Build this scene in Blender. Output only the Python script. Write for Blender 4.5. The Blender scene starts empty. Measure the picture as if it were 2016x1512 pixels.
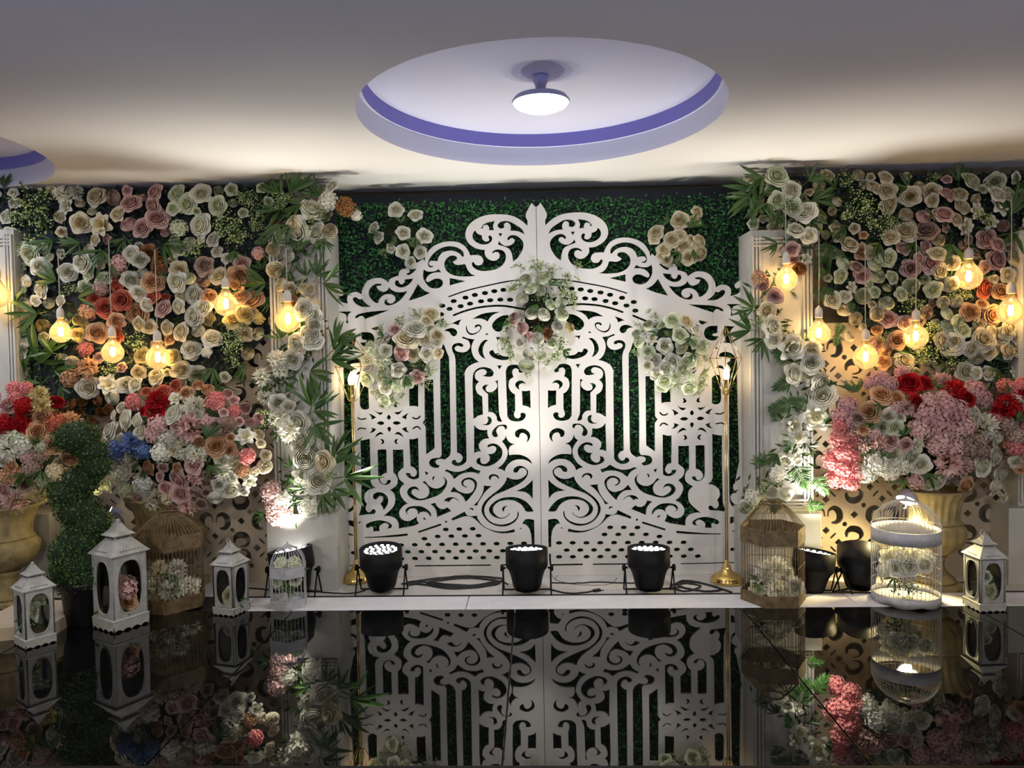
import bpy, bmesh, math, random
import numpy as np
from mathutils import Vector, Matrix
S = bpy.context.scene
COL = S.collection
random.seed(7); rng = np.random.default_rng(7)
PI = math.pi

# ------------------------------------------------------------------ camera
F, CX, CY = 1500.0, 1008.0, 756.0            # focal length in pixels of the 2016 x 1512 frame
CAM = Vector((-0.01818, -4.6, 1.3024))
YAW, PITCH, ROLL = math.radians(1.8), math.radians(-1.95), math.radians(0.98)
RM = Matrix.Rotation(YAW, 3, 'Z') @ Matrix.Rotation(PITCH, 3, 'X') @ Matrix.Rotation(ROLL, 3, 'Y')
cam_data = bpy.data.cameras.new('camera')
cam = bpy.data.objects.new('camera', cam_data); COL.objects.link(cam)
cam_data.sensor_width = 36.0; cam_data.lens = F / 2016 * 36.0
cam_data.clip_start = 0.05; cam_data.clip_end = 100
m3 = RM @ Matrix(((1, 0, 0), (0, 0, -1), (0, 1, 0)))
cam.matrix_world = Matrix.Translation(CAM) @ m3.to_4x4()
S.camera = cam

# ------------------------------------------------------------------ world, exposure
S.view_settings.view_transform = 'Standard'; S.view_settings.look = 'None'
S.view_settings.gamma = 1.0; S.view_settings.use_curve_mapping = False
S.view_settings.exposure = 0.0
W = bpy.data.worlds.new('room_air'); S.world = W; W.use_nodes = True
W.node_tree.nodes['Background'].inputs[0].default_value = (0.55, 0.63, 1.0, 1)
W.node_tree.nodes['Background'].inputs[1].default_value = 0.05
S.cycles.max_bounces = 6; S.cycles.diffuse_bounces = 3; S.cycles.glossy_bounces = 3
S.cycles.transparent_max_bounces = 12; S.cycles.transmission_bounces = 4
S.cycles.sample_clamp_indirect = 3.0; S.cycles.caustics_reflective = False; S.cycles.caustics_refractive = False

def light(name, kind, loc, power, color, aim=None, size=0.1, spot=60, blend=0.5, parent=None):
    d = bpy.data.lights.new(name, kind); d.energy = power; d.color = color
    if kind == 'AREA': d.shape = 'DISK'; d.size = size
    else: d.shadow_soft_size = size
    if kind == 'SPOT': d.spot_size = math.radians(spot); d.spot_blend = blend
    o = bpy.data.objects.new(name, d); COL.objects.link(o)
    o.location = Vector(loc) - (parent.location if parent else Vector())
    if aim is not None: o.rotation_euler = Vector(aim).to_track_quat('-Z', 'Y').to_euler()
    if parent: o.parent = parent
    return o
CEIL = 2.36
# hall lamps further forward in the room, all at ceiling height behind the photographer
HALL_W = 66
for lx, ly in ((-2.6, -5.2), (2.7, -5.2), (0.0, -6.6)):
    light('hall_lamp_light', 'AREA', (lx, ly, CEIL - 0.05), HALL_W, (1.0, 0.92, 0.78), aim=(0, 0.35, -1), size=0.5)
for lx in (-2.2, 2.2):                                  # added unseen fill that cools the ceiling from behind the camera
    light('ceiling_fill_light', 'AREA', (lx, -5.0, -0.2), 30, (0.42, 0.53, 1.0), aim=(0, 0.15, 1), size=0.6)
PAR_W, PAR_COL = 82, (1.0, 0.955, 0.86)
BULB_W, BULB_COL = 1.1, (1.0, 0.68, 0.28)

# ------------------------------------------------------------------ picture point -> place in the room
def ray(px, py): return (RM @ Vector(((px - CX) / F, 1.0, -(py - CY) / F)))
def at(px, py, Y):
    d = ray(px, py); return CAM + d * ((Y - CAM.y) / d.y)
def atz(px, py, z):
    d = ray(px, py); return CAM + d * ((z - CAM.z) / d.z)
def depth(p): return (Vector(p) - CAM).dot(RM @ Vector((0, 1, 0)))
def ppm(p): return F / depth(p)              # pixels per metre there

# ------------------------------------------------------------------ materials
def mat(name, col, rough=0.6, metal=0.0, var=0.0, scale=8.0, bump=0.0, col2=None, bscale=None, coat=0.0, ior=None, island=False, objrand=0.0, trans=0.0):
    m = bpy.data.materials.new(name); m.use_nodes = True
    nt = m.node_tree; N = nt.nodes; L = nt.links; b = N['Principled BSDF']
    b.inputs['Roughness'].default_value = rough; b.inputs['Metallic'].default_value = metal
    if coat: b.inputs['Coat Weight'].default_value = coat
    if name.startswith('black_m'): b.inputs['Specular IOR Level'].default_value = 0.2
    if ior: b.inputs['IOR'].default_value = ior
    c1 = tuple(col) + (1,)
    b.inputs['Base Color'].default_value = c1
    tc = N.new('ShaderNodeTexCoord')
    if var or col2:
        c2 = tuple(col2) + (1,) if col2 else tuple(max(0, x * (1 - var)) for x in col) + (1,)
        n = N.new('ShaderNodeTexNoise'); n.inputs['Scale'].default_value = scale; n.inputs['Detail'].default_value = 5
        r = N.new('ShaderNodeValToRGB'); r.color_ramp.elements[0].position = 0.35; r.color_ramp.elements[1].position = 0.68
        r.color_ramp.elements[0].color = c2; r.color_ramp.elements[1].color = c1
        if island:
            g = N.new('ShaderNodeNewGeometry'); L.new(g.outputs['Random Per Island'], r.inputs[0])
            r.color_ramp.elements[0].position = 0.1; r.color_ramp.elements[1].position = 0.95
        else:
            L.new(tc.outputs['Object'], n.inputs['Vector']); L.new(n.outputs['Fac'], r.inputs[0])
        L.new(r.outputs[0], b.inputs['Base Color'])
    if bump:
        n2 = N.new('ShaderNodeTexNoise'); n2.inputs['Scale'].default_value = bscale or scale * 4; n2.inputs['Detail'].default_value = 4
        L.new(tc.outputs['Object'], n2.inputs['Vector'])
        bp = N.new('ShaderNodeBump'); bp.inputs['Strength'].default_value = bump; bp.inputs['Distance'].default_value = 0.01
        L.new(n2.outputs['Fac'], bp.inputs['Height']); L.new(bp.outputs[0], b.inputs['Normal'])
    return m
def emis(name, col, k):
    m = bpy.data.materials.new(name); m.use_nodes = True; b = m.node_tree.nodes['Principled BSDF']
    b.inputs['Base Color'].default_value = tuple(col) + (1,)
    b.inputs['Emission Color'].default_value = tuple(col) + (1,); b.inputs['Emission Strength'].default_value = k
    return m
def petal_mat(name, outer, inner):
    """petals: the heart of the bloom has its own colour; each bloom differs a little"""
    m = bpy.data.materials.new(name); m.use_nodes = True
    nt = m.node_tree; N = nt.nodes; L = nt.links; b = N['Principled BSDF']
    b.inputs['Roughness'].default_value = 0.75; b.inputs['Specular IOR Level'].default_value = 0.2
    tc = N.new('ShaderNodeTexCoord'); ln = N.new('ShaderNodeVectorMath'); ln.operation = 'LENGTH'
    L.new(tc.outputs['Object'], ln.inputs[0])
    r = N.new('ShaderNodeValToRGB'); r.color_ramp.elements[0].position = 0.22; r.color_ramp.elements[1].position = 0.70
    r.color_ramp.elements[0].color = tuple(inner) + (1,); r.color_ramp.elements[1].color = tuple(outer) + (1,)
    L.new(ln.outputs['Value'], r.inputs[0])
    oi = N.new('ShaderNodeObjectInfo'); mr = N.new('ShaderNodeMapRange')
    mr.inputs['To Min'].default_value = 0.78; mr.inputs['To Max'].default_value = 1.1
    L.new(oi.outputs['Random'], mr.inputs['Value'])
    hs = N.new('ShaderNodeHueSaturation'); L.new(mr.outputs[0], hs.inputs['Value']); L.new(r.outputs[0], hs.inputs['Color'])
    L.new(hs.outputs[0], b.inputs['Base Color'])
    tr = N.new('ShaderNodeBsdfTranslucent'); L.new(hs.outputs[0], tr.inputs['Color'])
    mx = N.new('ShaderNodeMixShader'); mx.inputs[0].default_value = 0.22
    L.new(b.outputs[0], mx.inputs[1]); L.new(tr.outputs[0], mx.inputs[2]); L.new(mx.outputs[0], N['Material Output'].inputs[0])
    return m
def clear_glass(name, tint, fac=0.9, rough=0.02, glow=0.0):
    m = bpy.data.materials.new(name); m.use_nodes = True; nt = m.node_tree; N = nt.nodes; L = nt.links
    N.remove(N['Principled BSDF'])
    t = N.new('ShaderNodeBsdfTransparent'); t.inputs[0].default_value = tuple(tint) + (1,)
    g = N.new('ShaderNodeBsdfGlossy'); g.inputs['Roughness'].default_value = rough; g.inputs[0].default_value = (1, 1, 1, 1)
    lw = N.new('ShaderNodeLayerWeight'); lw.inputs[0].default_value = 0.25
    mx = N.new('ShaderNodeMixShader'); L.new(lw.outputs['Fresnel'], mx.inputs[0]); L.new(t.outputs[0], mx.inputs[1]); L.new(g.outputs[0], mx.inputs[2])
    out = mx
    if glow:
        tl = N.new('ShaderNodeBsdfTranslucent'); tl.inputs[0].default_value = tuple(tint) + (1,)
        m2 = N.new('ShaderNodeMixShader'); m2.inputs[0].default_value = glow
        L.new(mx.outputs[0], m2.inputs[1]); L.new(tl.outputs[0], m2.inputs[2]); out = m2
    L.new(out.outputs[0], N['Material Output'].inputs[0])
    return m
M = {}
M['ceiling'] = mat('painted_plaster', (0.80, 0.78, 0.74), 0.9, var=0.04, scale=2)
M['wall'] = mat('cream_wall_paint', (0.62, 0.58, 0.50), 0.9, var=0.06, scale=2)
M['recess'] = mat('lamp_tinted_recess_paint', (0.73, 0.74, 0.90), 0.85, var=0.03, scale=2)  # bluish cast of the cool lamp light is put into this colour
M['cove'] = mat('lavender_cove', (0.24, 0.23, 0.66), 0.8, var=0.05, scale=3)  # bluer and darker than the recess around it
M['mirror'] = mat('black_mirror_acrylic', (0.004, 0.004, 0.004), 0.015, ior=2.05)
M['seam'] = mat('dark_floor_gap', (0.01, 0.01, 0.01), 0.7)
M['platform'] = mat('worn_white_platform', (0.66, 0.62, 0.58), 0.75, var=0.18, scale=5, bump=0.1)
M['foam'] = mat('white_foam_board', (0.74, 0.72, 0.74), 0.8, var=0.08, scale=12, bump=0.12, bscale=120)
M['gate'] = mat('white_board_paint', (0.80, 0.76, 0.70), 0.6, var=0.05, scale=3)
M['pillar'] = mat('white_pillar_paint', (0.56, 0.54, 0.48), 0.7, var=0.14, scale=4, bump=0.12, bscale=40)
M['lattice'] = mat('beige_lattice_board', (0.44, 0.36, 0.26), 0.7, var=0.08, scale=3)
M['dark_green'] = mat('dark_green_core', (0.012, 0.03, 0.008), 0.9)
M['shade_back'] = mat('navy_shade_backing', (0.012, 0.017, 0.028), 0.8)  # navy stands in for shade above the hedge and behind the blooms
M['hedge'] = mat('boxwood_leaf', (0.055, 0.30, 0.06), 0.5, col2=(0.008, 0.05, 0.014), island=True)
M['leaf'] = mat('silk_leaf', (0.055, 0.125, 0.016), 0.45, col2=(0.012, 0.045, 0.006), island=True)
M['foliage'] = mat('backing_foliage', (0.04, 0.09, 0.02), 0.55, col2=(0.006, 0.018, 0.006), island=True)
M['topiary'] = mat('topiary_leaf', (0.085, 0.17, 0.03), 0.55, col2=(0.02, 0.06, 0.01), island=True)
M['filler'] = mat('filler_bud', (0.78, 0.82, 0.44), 0.7, col2=(0.32, 0.44, 0.12), island=True)
M['twig'] = mat('green_twig', (0.08, 0.14, 0.03), 0.7, var=0.3)
M['rust_leaf'] = mat('russet_leaf', (0.22, 0.10, 0.03), 0.6, col2=(0.07, 0.025, 0.01), island=True)
M['black'] = mat('black_metal', (0.005, 0.005, 0.006), 0.5, var=0.2)
M['rubber'] = mat('black_rubber', (0.015, 0.014, 0.014), 0.6)
M['black_pot'] = mat('black_plastic_pot', (0.008, 0.008, 0.009), 0.5, var=0.2)
M['gold'] = mat('polished_brass', (0.80, 0.56, 0.20), 0.22, metal=1.0)
M['lantern'] = mat('distressed_white_metal', (0.47, 0.47, 0.44), 0.55, col2=(0.34, 0.33, 0.30), scale=25, bump=0.15, bscale=60)
M['dark_line'] = mat('aged_black_edging', (0.05, 0.045, 0.04), 0.7)
M['cage_white'] = mat('whitewashed_wire', (0.55, 0.54, 0.56), 0.6, var=0.25, scale=30)
M['cage_brown'] = mat('rusty_brown_wire', (0.22, 0.15, 0.07), 0.65, col2=(0.10, 0.065, 0.03), scale=30)
M['urn'] = mat('straw_coloured_stone', (0.36, 0.28, 0.13), 0.75, col2=(0.20, 0.15, 0.07), scale=14, bump=0.5, bscale=30)
M['cord'] = mat('grey_fabric_cord', (0.42, 0.40, 0.34), 0.8)
M['socket'] = mat('white_lamp_socket', (0.62, 0.58, 0.52), 0.5)
M['amber'] = clear_glass('amber_bulb_glass', (1.0, 0.85, 0.55), glow=0.10)
M['glass'] = clear_glass('clear_glass', (0.95, 0.97, 0.96))
M['bulb_glass'] = clear_glass('frosted_bulb_glass', (1.0, 0.95, 0.85), glow=0.4)
M['filament'] = emis('hot_filament', (1.0, 0.74, 0.40), 90)
M['candle'] = emis('hot_candle_filament', (1.0, 0.78, 0.5), 40)
M['led'] = emis('led_lens', (0.95, 0.97, 1.0), 7)
M['led_lamp'] = emis('led_diffuser', (0.93, 0.95, 1.0), 9)
M['flood'] = emis('flood_lens', (1.0, 0.90, 0.62), 30)
M['lamp_white'] = mat('white_lamp_plastic', (0.52, 0.52, 0.76), 0.5)
M['lens_plate'] = mat('dark_lens_plate', (0.03, 0.03, 0.035), 0.3)
M['moss'] = mat('dry_moss', (0.12, 0.13, 0.05), 0.9, var=0.5, scale=40, bump=0.6)
M['bark'] = mat('twig_nest', (0.25, 0.16, 0.10), 0.9, var=0.5, scale=30, bump=0.6)
PC = {  # petal colours: outer petals, heart
 'w': ((0.90, 0.88, 0.75), (0.80, 0.76, 0.50)), 'c': ((0.88, 0.80, 0.58), (0.80, 0.66, 0.34)), 'g': ((0.80, 0.84, 0.62), (0.68, 0.73, 0.40)),
 'k': ((0.78, 0.54, 0.49), (0.66, 0.32, 0.28)), 'K': ((0.80, 0.31, 0.29), (0.62, 0.17, 0.16)), 'o': ((0.70, 0.20, 0.12), (0.50, 0.07, 0.04)),
 'e': ((0.76, 0.48, 0.28), (0.66, 0.30, 0.10)), 'R': ((0.50, 0.012, 0.018), (0.28, 0.004, 0.006)), 'y': ((0.78, 0.66, 0.32), (0.68, 0.48, 0.12)),
 'd': ((0.34, 0.16, 0.06), (0.22, 0.08, 0.03)), 'm': ((0.52, 0.38, 0.31), (0.36, 0.22, 0.17)), 'u': ((0.22, 0.33, 0.62), (0.14, 0.22, 0.48)),
 'P': ((0.74, 0.46, 0.45), (0.58, 0.27, 0.27))}
PN = {'w': 'white', 'c': 'cream', 'g': 'greenish_white', 'k': 'blush', 'K': 'deep_pink', 'o': 'coral', 'e': 'peach', 'R': 'red', 'y': 'butter_yellow', 'd': 'russet', 'm': 'dusky', 'u': 'blue', 'P': 'rose_pink'}
PM = {k: petal_mat(PN[k] + '_petal', *v) for k, v in PC.items()}

# ------------------------------------------------------------------ mesh helpers
class MB:
    def __init__(s): s.v = []; s.f = []; s.mi = []; s.smooth = []
    def add(s, vs, fs, mi=0, smooth=False, xf=None):
        o = len(s.v)
        s.v += [tuple(xf @ Vector(p)) if xf is not None else tuple(p) for p in vs]
        s.f += [tuple(i + o for i in f) for f in fs]; s.mi += [mi] * len(fs); s.smooth += [smooth] * len(fs)
        return s
    def box(s, c, d, mi=0, bev=0.0, xf=None):
        bm = bmesh.new(); bmesh.ops.create_cube(bm, size=1.0)
        for v in bm.verts: v.co = Vector((v.co.x * d[0] + c[0], v.co.y * d[1] + c[1], v.co.z * d[2] + c[2]))
        if bev: bmesh.ops.bevel(bm, geom=bm.edges[:], offset=bev, segments=2, profile=0.6, affect='EDGES')
        bm.verts.ensure_lookup_table(); bm.verts.index_update()
        s.add([v.co.copy() for v in bm.verts], [[v.index for v in f.verts] for f in bm.faces], mi, False, xf); bm.free(); return s
    def tube(s, pts, r, n=6, mi=0, cap=True, closed=False, xf=None):
        pts = [Vector(p) for p in pts]; k = len(pts); vs = []; fs = []
        ref = None
        for i, p in enumerate(pts):
            a = pts[(i - 1) % k] if (closed or i > 0) else p; b = pts[(i + 1) % k] if (closed or i < k - 1) else p
            t = (b - a); t = t.normalized() if t.length > 1e-9 else Vector((0, 0, 1))
            if ref is None: ref = Vector((0, 0, 1)) if abs(t.z) < 0.9 else Vector((1, 0, 0))
            u = t.cross(ref); u = u.normalized() if u.length > 1e-6 else t.orthogonal().normalized()
            w = u.cross(t).normalized(); ref = w
            rr = r[i] if isinstance(r, (list, tuple)) else r
            for j in range(n):
                an = 2 * PI * j / n; vs.append(p + u * (rr * math.cos(an)) + w * (rr * math.sin(an)))
        for i in range(k if closed else k - 1):
            for j in range(n):
                fs.append((i * n + j, i * n + (j + 1) % n, ((i + 1) % k) * n + (j + 1) % n, ((i + 1) % k) * n + j))
        if cap and not closed: fs.append(tuple(range(n))[::-1]); fs.append(tuple(range((k - 1) * n, k * n)))
        return s.add(vs, fs, mi, n > 4, xf)
    def lathe(s, prof, n=32, mi=0, xf=None, flute=None, smooth=True, cap=True):
        """prof: (radius, z) from below to above"""
        vs = []; fs = []; k = len(prof)
        for i, (r, z) in enumerate(prof):
            for j in range(n):
                an = 2 * PI * j / n; rr = r * (flute(i, an) if flute else 1); vs.append((rr * math.cos(an), rr * math.sin(an), z))
        for i in range(k - 1):
            for j in range(n): fs.append((i * n + j, i * n + (j + 1) % n, (i + 1) * n + (j + 1) % n, (i + 1) * n + j))
        if cap: fs.append(tuple(range(n))[::-1]); fs.append(tuple(range((k - 1) * n, k * n)))
        return s.add(vs, fs, mi, smooth, xf)
    def ball(s, c, r, n=12, mi=0, sz=1.0, xf=None):
        pr = [(max(1e-4, r * math.sin(PI * i / (n // 2))), c[2] - r * sz * math.cos(PI * i / (n // 2))) for i in range(n // 2 + 1)]
        m = Matrix.Translation((c[0], c[1], 0)); return s.lathe(pr, n, mi, (xf @ m) if xf is not None else m)
    def grid(s, fn, nu, nv, mi=0, smooth=True, xf=None):
        vs = [fn(i / nu, j / nv) for i in range(nu + 1) for j in range(nv + 1)]; q = nv + 1
        return s.add(vs, [(i * q + j, (i + 1) * q + j, (i + 1) * q + j + 1, i * q + j + 1) for i in range(nu) for j in range(nv)], mi, smooth, xf)
    def mesh(s, name):
        me = bpy.data.meshes.new(name); me.from_pydata([tuple(v) for v in s.v], [], s.f)
        me.polygons.foreach_set('material_index', s.mi); me.polygons.foreach_set('use_smooth', s.smooth); me.update(); return me

def thing(name, label, cat, loc=(0, 0, 0), group=None, rz=0.0):
    o = bpy.data.objects.new(name, None); COL.objects.link(o); o.location = loc; o.rotation_euler.z = rz
    o.empty_display_size = 0.1
    o['label'] = label; o['category'] = cat
    if group: o['group'] = group
    return o
def link(name, me, mats, parent=None, loc=None, world=False, label=None, kind=None, objslot=False):
    o = bpy.data.objects.new(name, me); COL.objects.link(o)
    if not objslot:
        if len(me.materials) == 0:
            for m in (mats if isinstance(mats, (list, tuple)) else [mats]): me.materials.append(m)
    if parent: o.parent = parent
    if loc is not None: o.location = loc
    if world and parent: o.matrix_parent_inverse = Matrix.Translation(-Vector(parent.location)) if parent.rotation_euler.z == 0 else (Matrix.Translation(parent.location) @ Matrix.Rotation(parent.rotation_euler.z, 4, 'Z')).inverted()
    if label: o['label'] = label
    if kind: o['kind'] = kind
    return o
def part(name, mb, mats, parent=None, **k): return link(name, mb.mesh(name), mats, parent, **k)
def struct(name, mb, mats, parent=None, **k): return part(name, mb, mats, parent, kind=None if parent else 'structure', **k)
def tag(o, label, cat, group=None):
    o['label'] = label; o['category'] = cat
    if group: o['group'] = group
    return o
def copy_tree(o, parent=None):
    c = o.copy(); COL.objects.link(c)
    if parent: c.parent = parent
    for ch in list(o.children): copy_tree(ch, c)
    return c

def plate(name, loops, thick, mats, to3=None, parent=None, split=None):
    """a flat board cut from outlines: first loop is the edge, the others are the holes; 2D points in metres"""
    cu = bpy.data.curves.new(name, 'CURVE'); cu.dimensions = '2D'; cu.fill_mode = 'BOTH'; cu.extrude = thick / 2
    for lp in loops:
        sp = cu.splines.new('POLY'); sp.points.add(len(lp) - 1); sp.use_cyclic_u = True
        sp.points.foreach_set('co', [c for p in lp for c in (p[0], p[1], 0.0, 1.0)])
    ob = bpy.data.objects.new(name, cu); COL.objects.link(ob)
    dg = bpy.context.evaluated_depsgraph_get(); dg.update()
    me = bpy.data.meshes.new_from_object(ob.evaluated_get(dg), depsgraph=dg)
    bpy.data.objects.remove(ob); bpy.data.curves.remove(cu)
    if to3 is not None: me.transform(to3)
    me.materials.clear(); me.name = name
    return me
UPRIGHT = Matrix(((1, 0, 0, 0), (0, 0, -1, 0), (0, 1, 0, 0), (0, 0, 0, 1)))   # drawing plane -> upright board
def smooth_loop(pts, n=5, closed=True):
    """pts: (x, y, corner?) -> Catmull-Rom polyline, corners kept"""
    out = []; k = len(pts)
    for i in range(k if closed else k - 1):
        p0, p1, p2, p3 = pts[(i - 1) % k], pts[i], pts[(i + 1) % k], pts[(i + 2) % k]
        if not closed:
            if i == 0: p0 = p1
            if i == k - 2: p3 = p2
        a = np.array(p1[:2], float); b = np.array(p2[:2], float)
        if p1[2] and p2[2]: out.append(tuple(a)); continue
        m1 = (b - np.array(p0[:2])) * 0.5 if not p1[2] else (b - a) * 0.6
        m2 = (np.array(p3[:2]) - a) * 0.5 if not p2[2] else (b - a) * 0.6
        L = np.linalg.norm(b - a)
        for mm in (m1, m2):
            l = np.linalg.norm(mm)
            if l > L * 1.2: mm *= L * 1.2 / l
        for j in range(n):
            t = j / n; h = (2*t**3 - 3*t**2 + 1, t**3 - 2*t**2 + t, -2*t**3 + 3*t**2, t**3 - t**2)
            out.append(tuple(a * h[0] + m1 * h[1] + b * h[2] + m2 * h[3]))
    if not closed: out.append(tuple(pts[-1][:2]))
    return out
def stroke_loop(pts, w, n=5):
    """closed outline of a round-ended slot along a curve; w a width or a list of widths"""
    c = smooth_loop([(p[0], p[1], 0) for p in pts], n, closed=False) if len(pts) > 2 else [tuple(p[:2]) for p in pts]
    c = np.array(c); t = np.gradient(c, axis=0); t /= np.linalg.norm(t, axis=1)[:, None] + 1e-12
    nn = np.stack([-t[:, 1], t[:, 0]], 1)
    ws = np.interp(np.linspace(0, 1, len(c)), np.linspace(0, 1, len(w)), w) if isinstance(w, (list, tuple)) else np.full(len(c), w)
    a = c + nn * ws[:, None] / 2; b = c - nn * ws[:, None] / 2
    e = [tuple(c[-1] + (t[-1] * math.sin(x) + nn[-1] * math.cos(x)) * ws[-1] / 2) for x in (PI * .25, PI * .5, PI * .75)]
    s = [tuple(c[0] + (-t[0] * math.sin(x) - nn[0] * math.cos(x)) * ws[0] / 2) for x in (PI * .25, PI * .5, PI * .75)]
    return [tuple(p) for p in a] + e + [tuple(p) for p in b[::-1]] + s
def ellipse_loop(x, y, a, b, n=14): return [(x + a * math.cos(2 * PI * i / n), y + b * math.sin(2 * PI * i / n)) for i in range(n)]
# ------------------------------------------------------------------ the cut-out gate (half of it is drawn, the other half mirrors it)
TILE = {'A': (650, 480), 'B': (830, 395), 'C': (850, 570), 'D': (850, 740), 'E': (650, 740), 'F': (650, 920), 'G': (850, 910), 'R': (1270, 570)}
OUTLINE = '''A -80,745! 40,718 100,704 160,725 200,770 185,812 150,822 115,795 78,785 68,812 105,865 170,912 275,940!
262,870 285,800 350,765 420,760 480,788 497,800! 500,740 530,660 600,580 700,542 800,540 880,580 918,610! 950,550 1030,515 1075,505!
1085,450 1120,405 1180,390 1205,385! 1172,330 1178,280 1200,240 1250,208 1310,225 1332,270 1290,322! 1380,290 1465,232! 1488,278! 1500,190!
B 65,870 120,780 200,710 320,660 440,642 560,652 660,700 730,780 765,862! 850,857 930,872 972,935 950,995 890,1018 840,1000 818,965 790,975!
800,1030 850,1075 930,1105 1050,1105 1180,1075 1280,1010 1325,920 1320,840 1280,785 1210,768 1150,780 1110,815 1122,832! 1160,808 1205,815 1228,850 1220,900 1170,938 1100,940 1030,900 995,840 995,790 998,768!
930,768 840,740 750,680 700,600 690,520 720,420 800,330 920,260 1060,222 1220,215 1380,228 1500,270 1600,335 1665,395! 1668,320 1640,250 1650,190 1690,110 1735,35! 1782,92!'''
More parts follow.
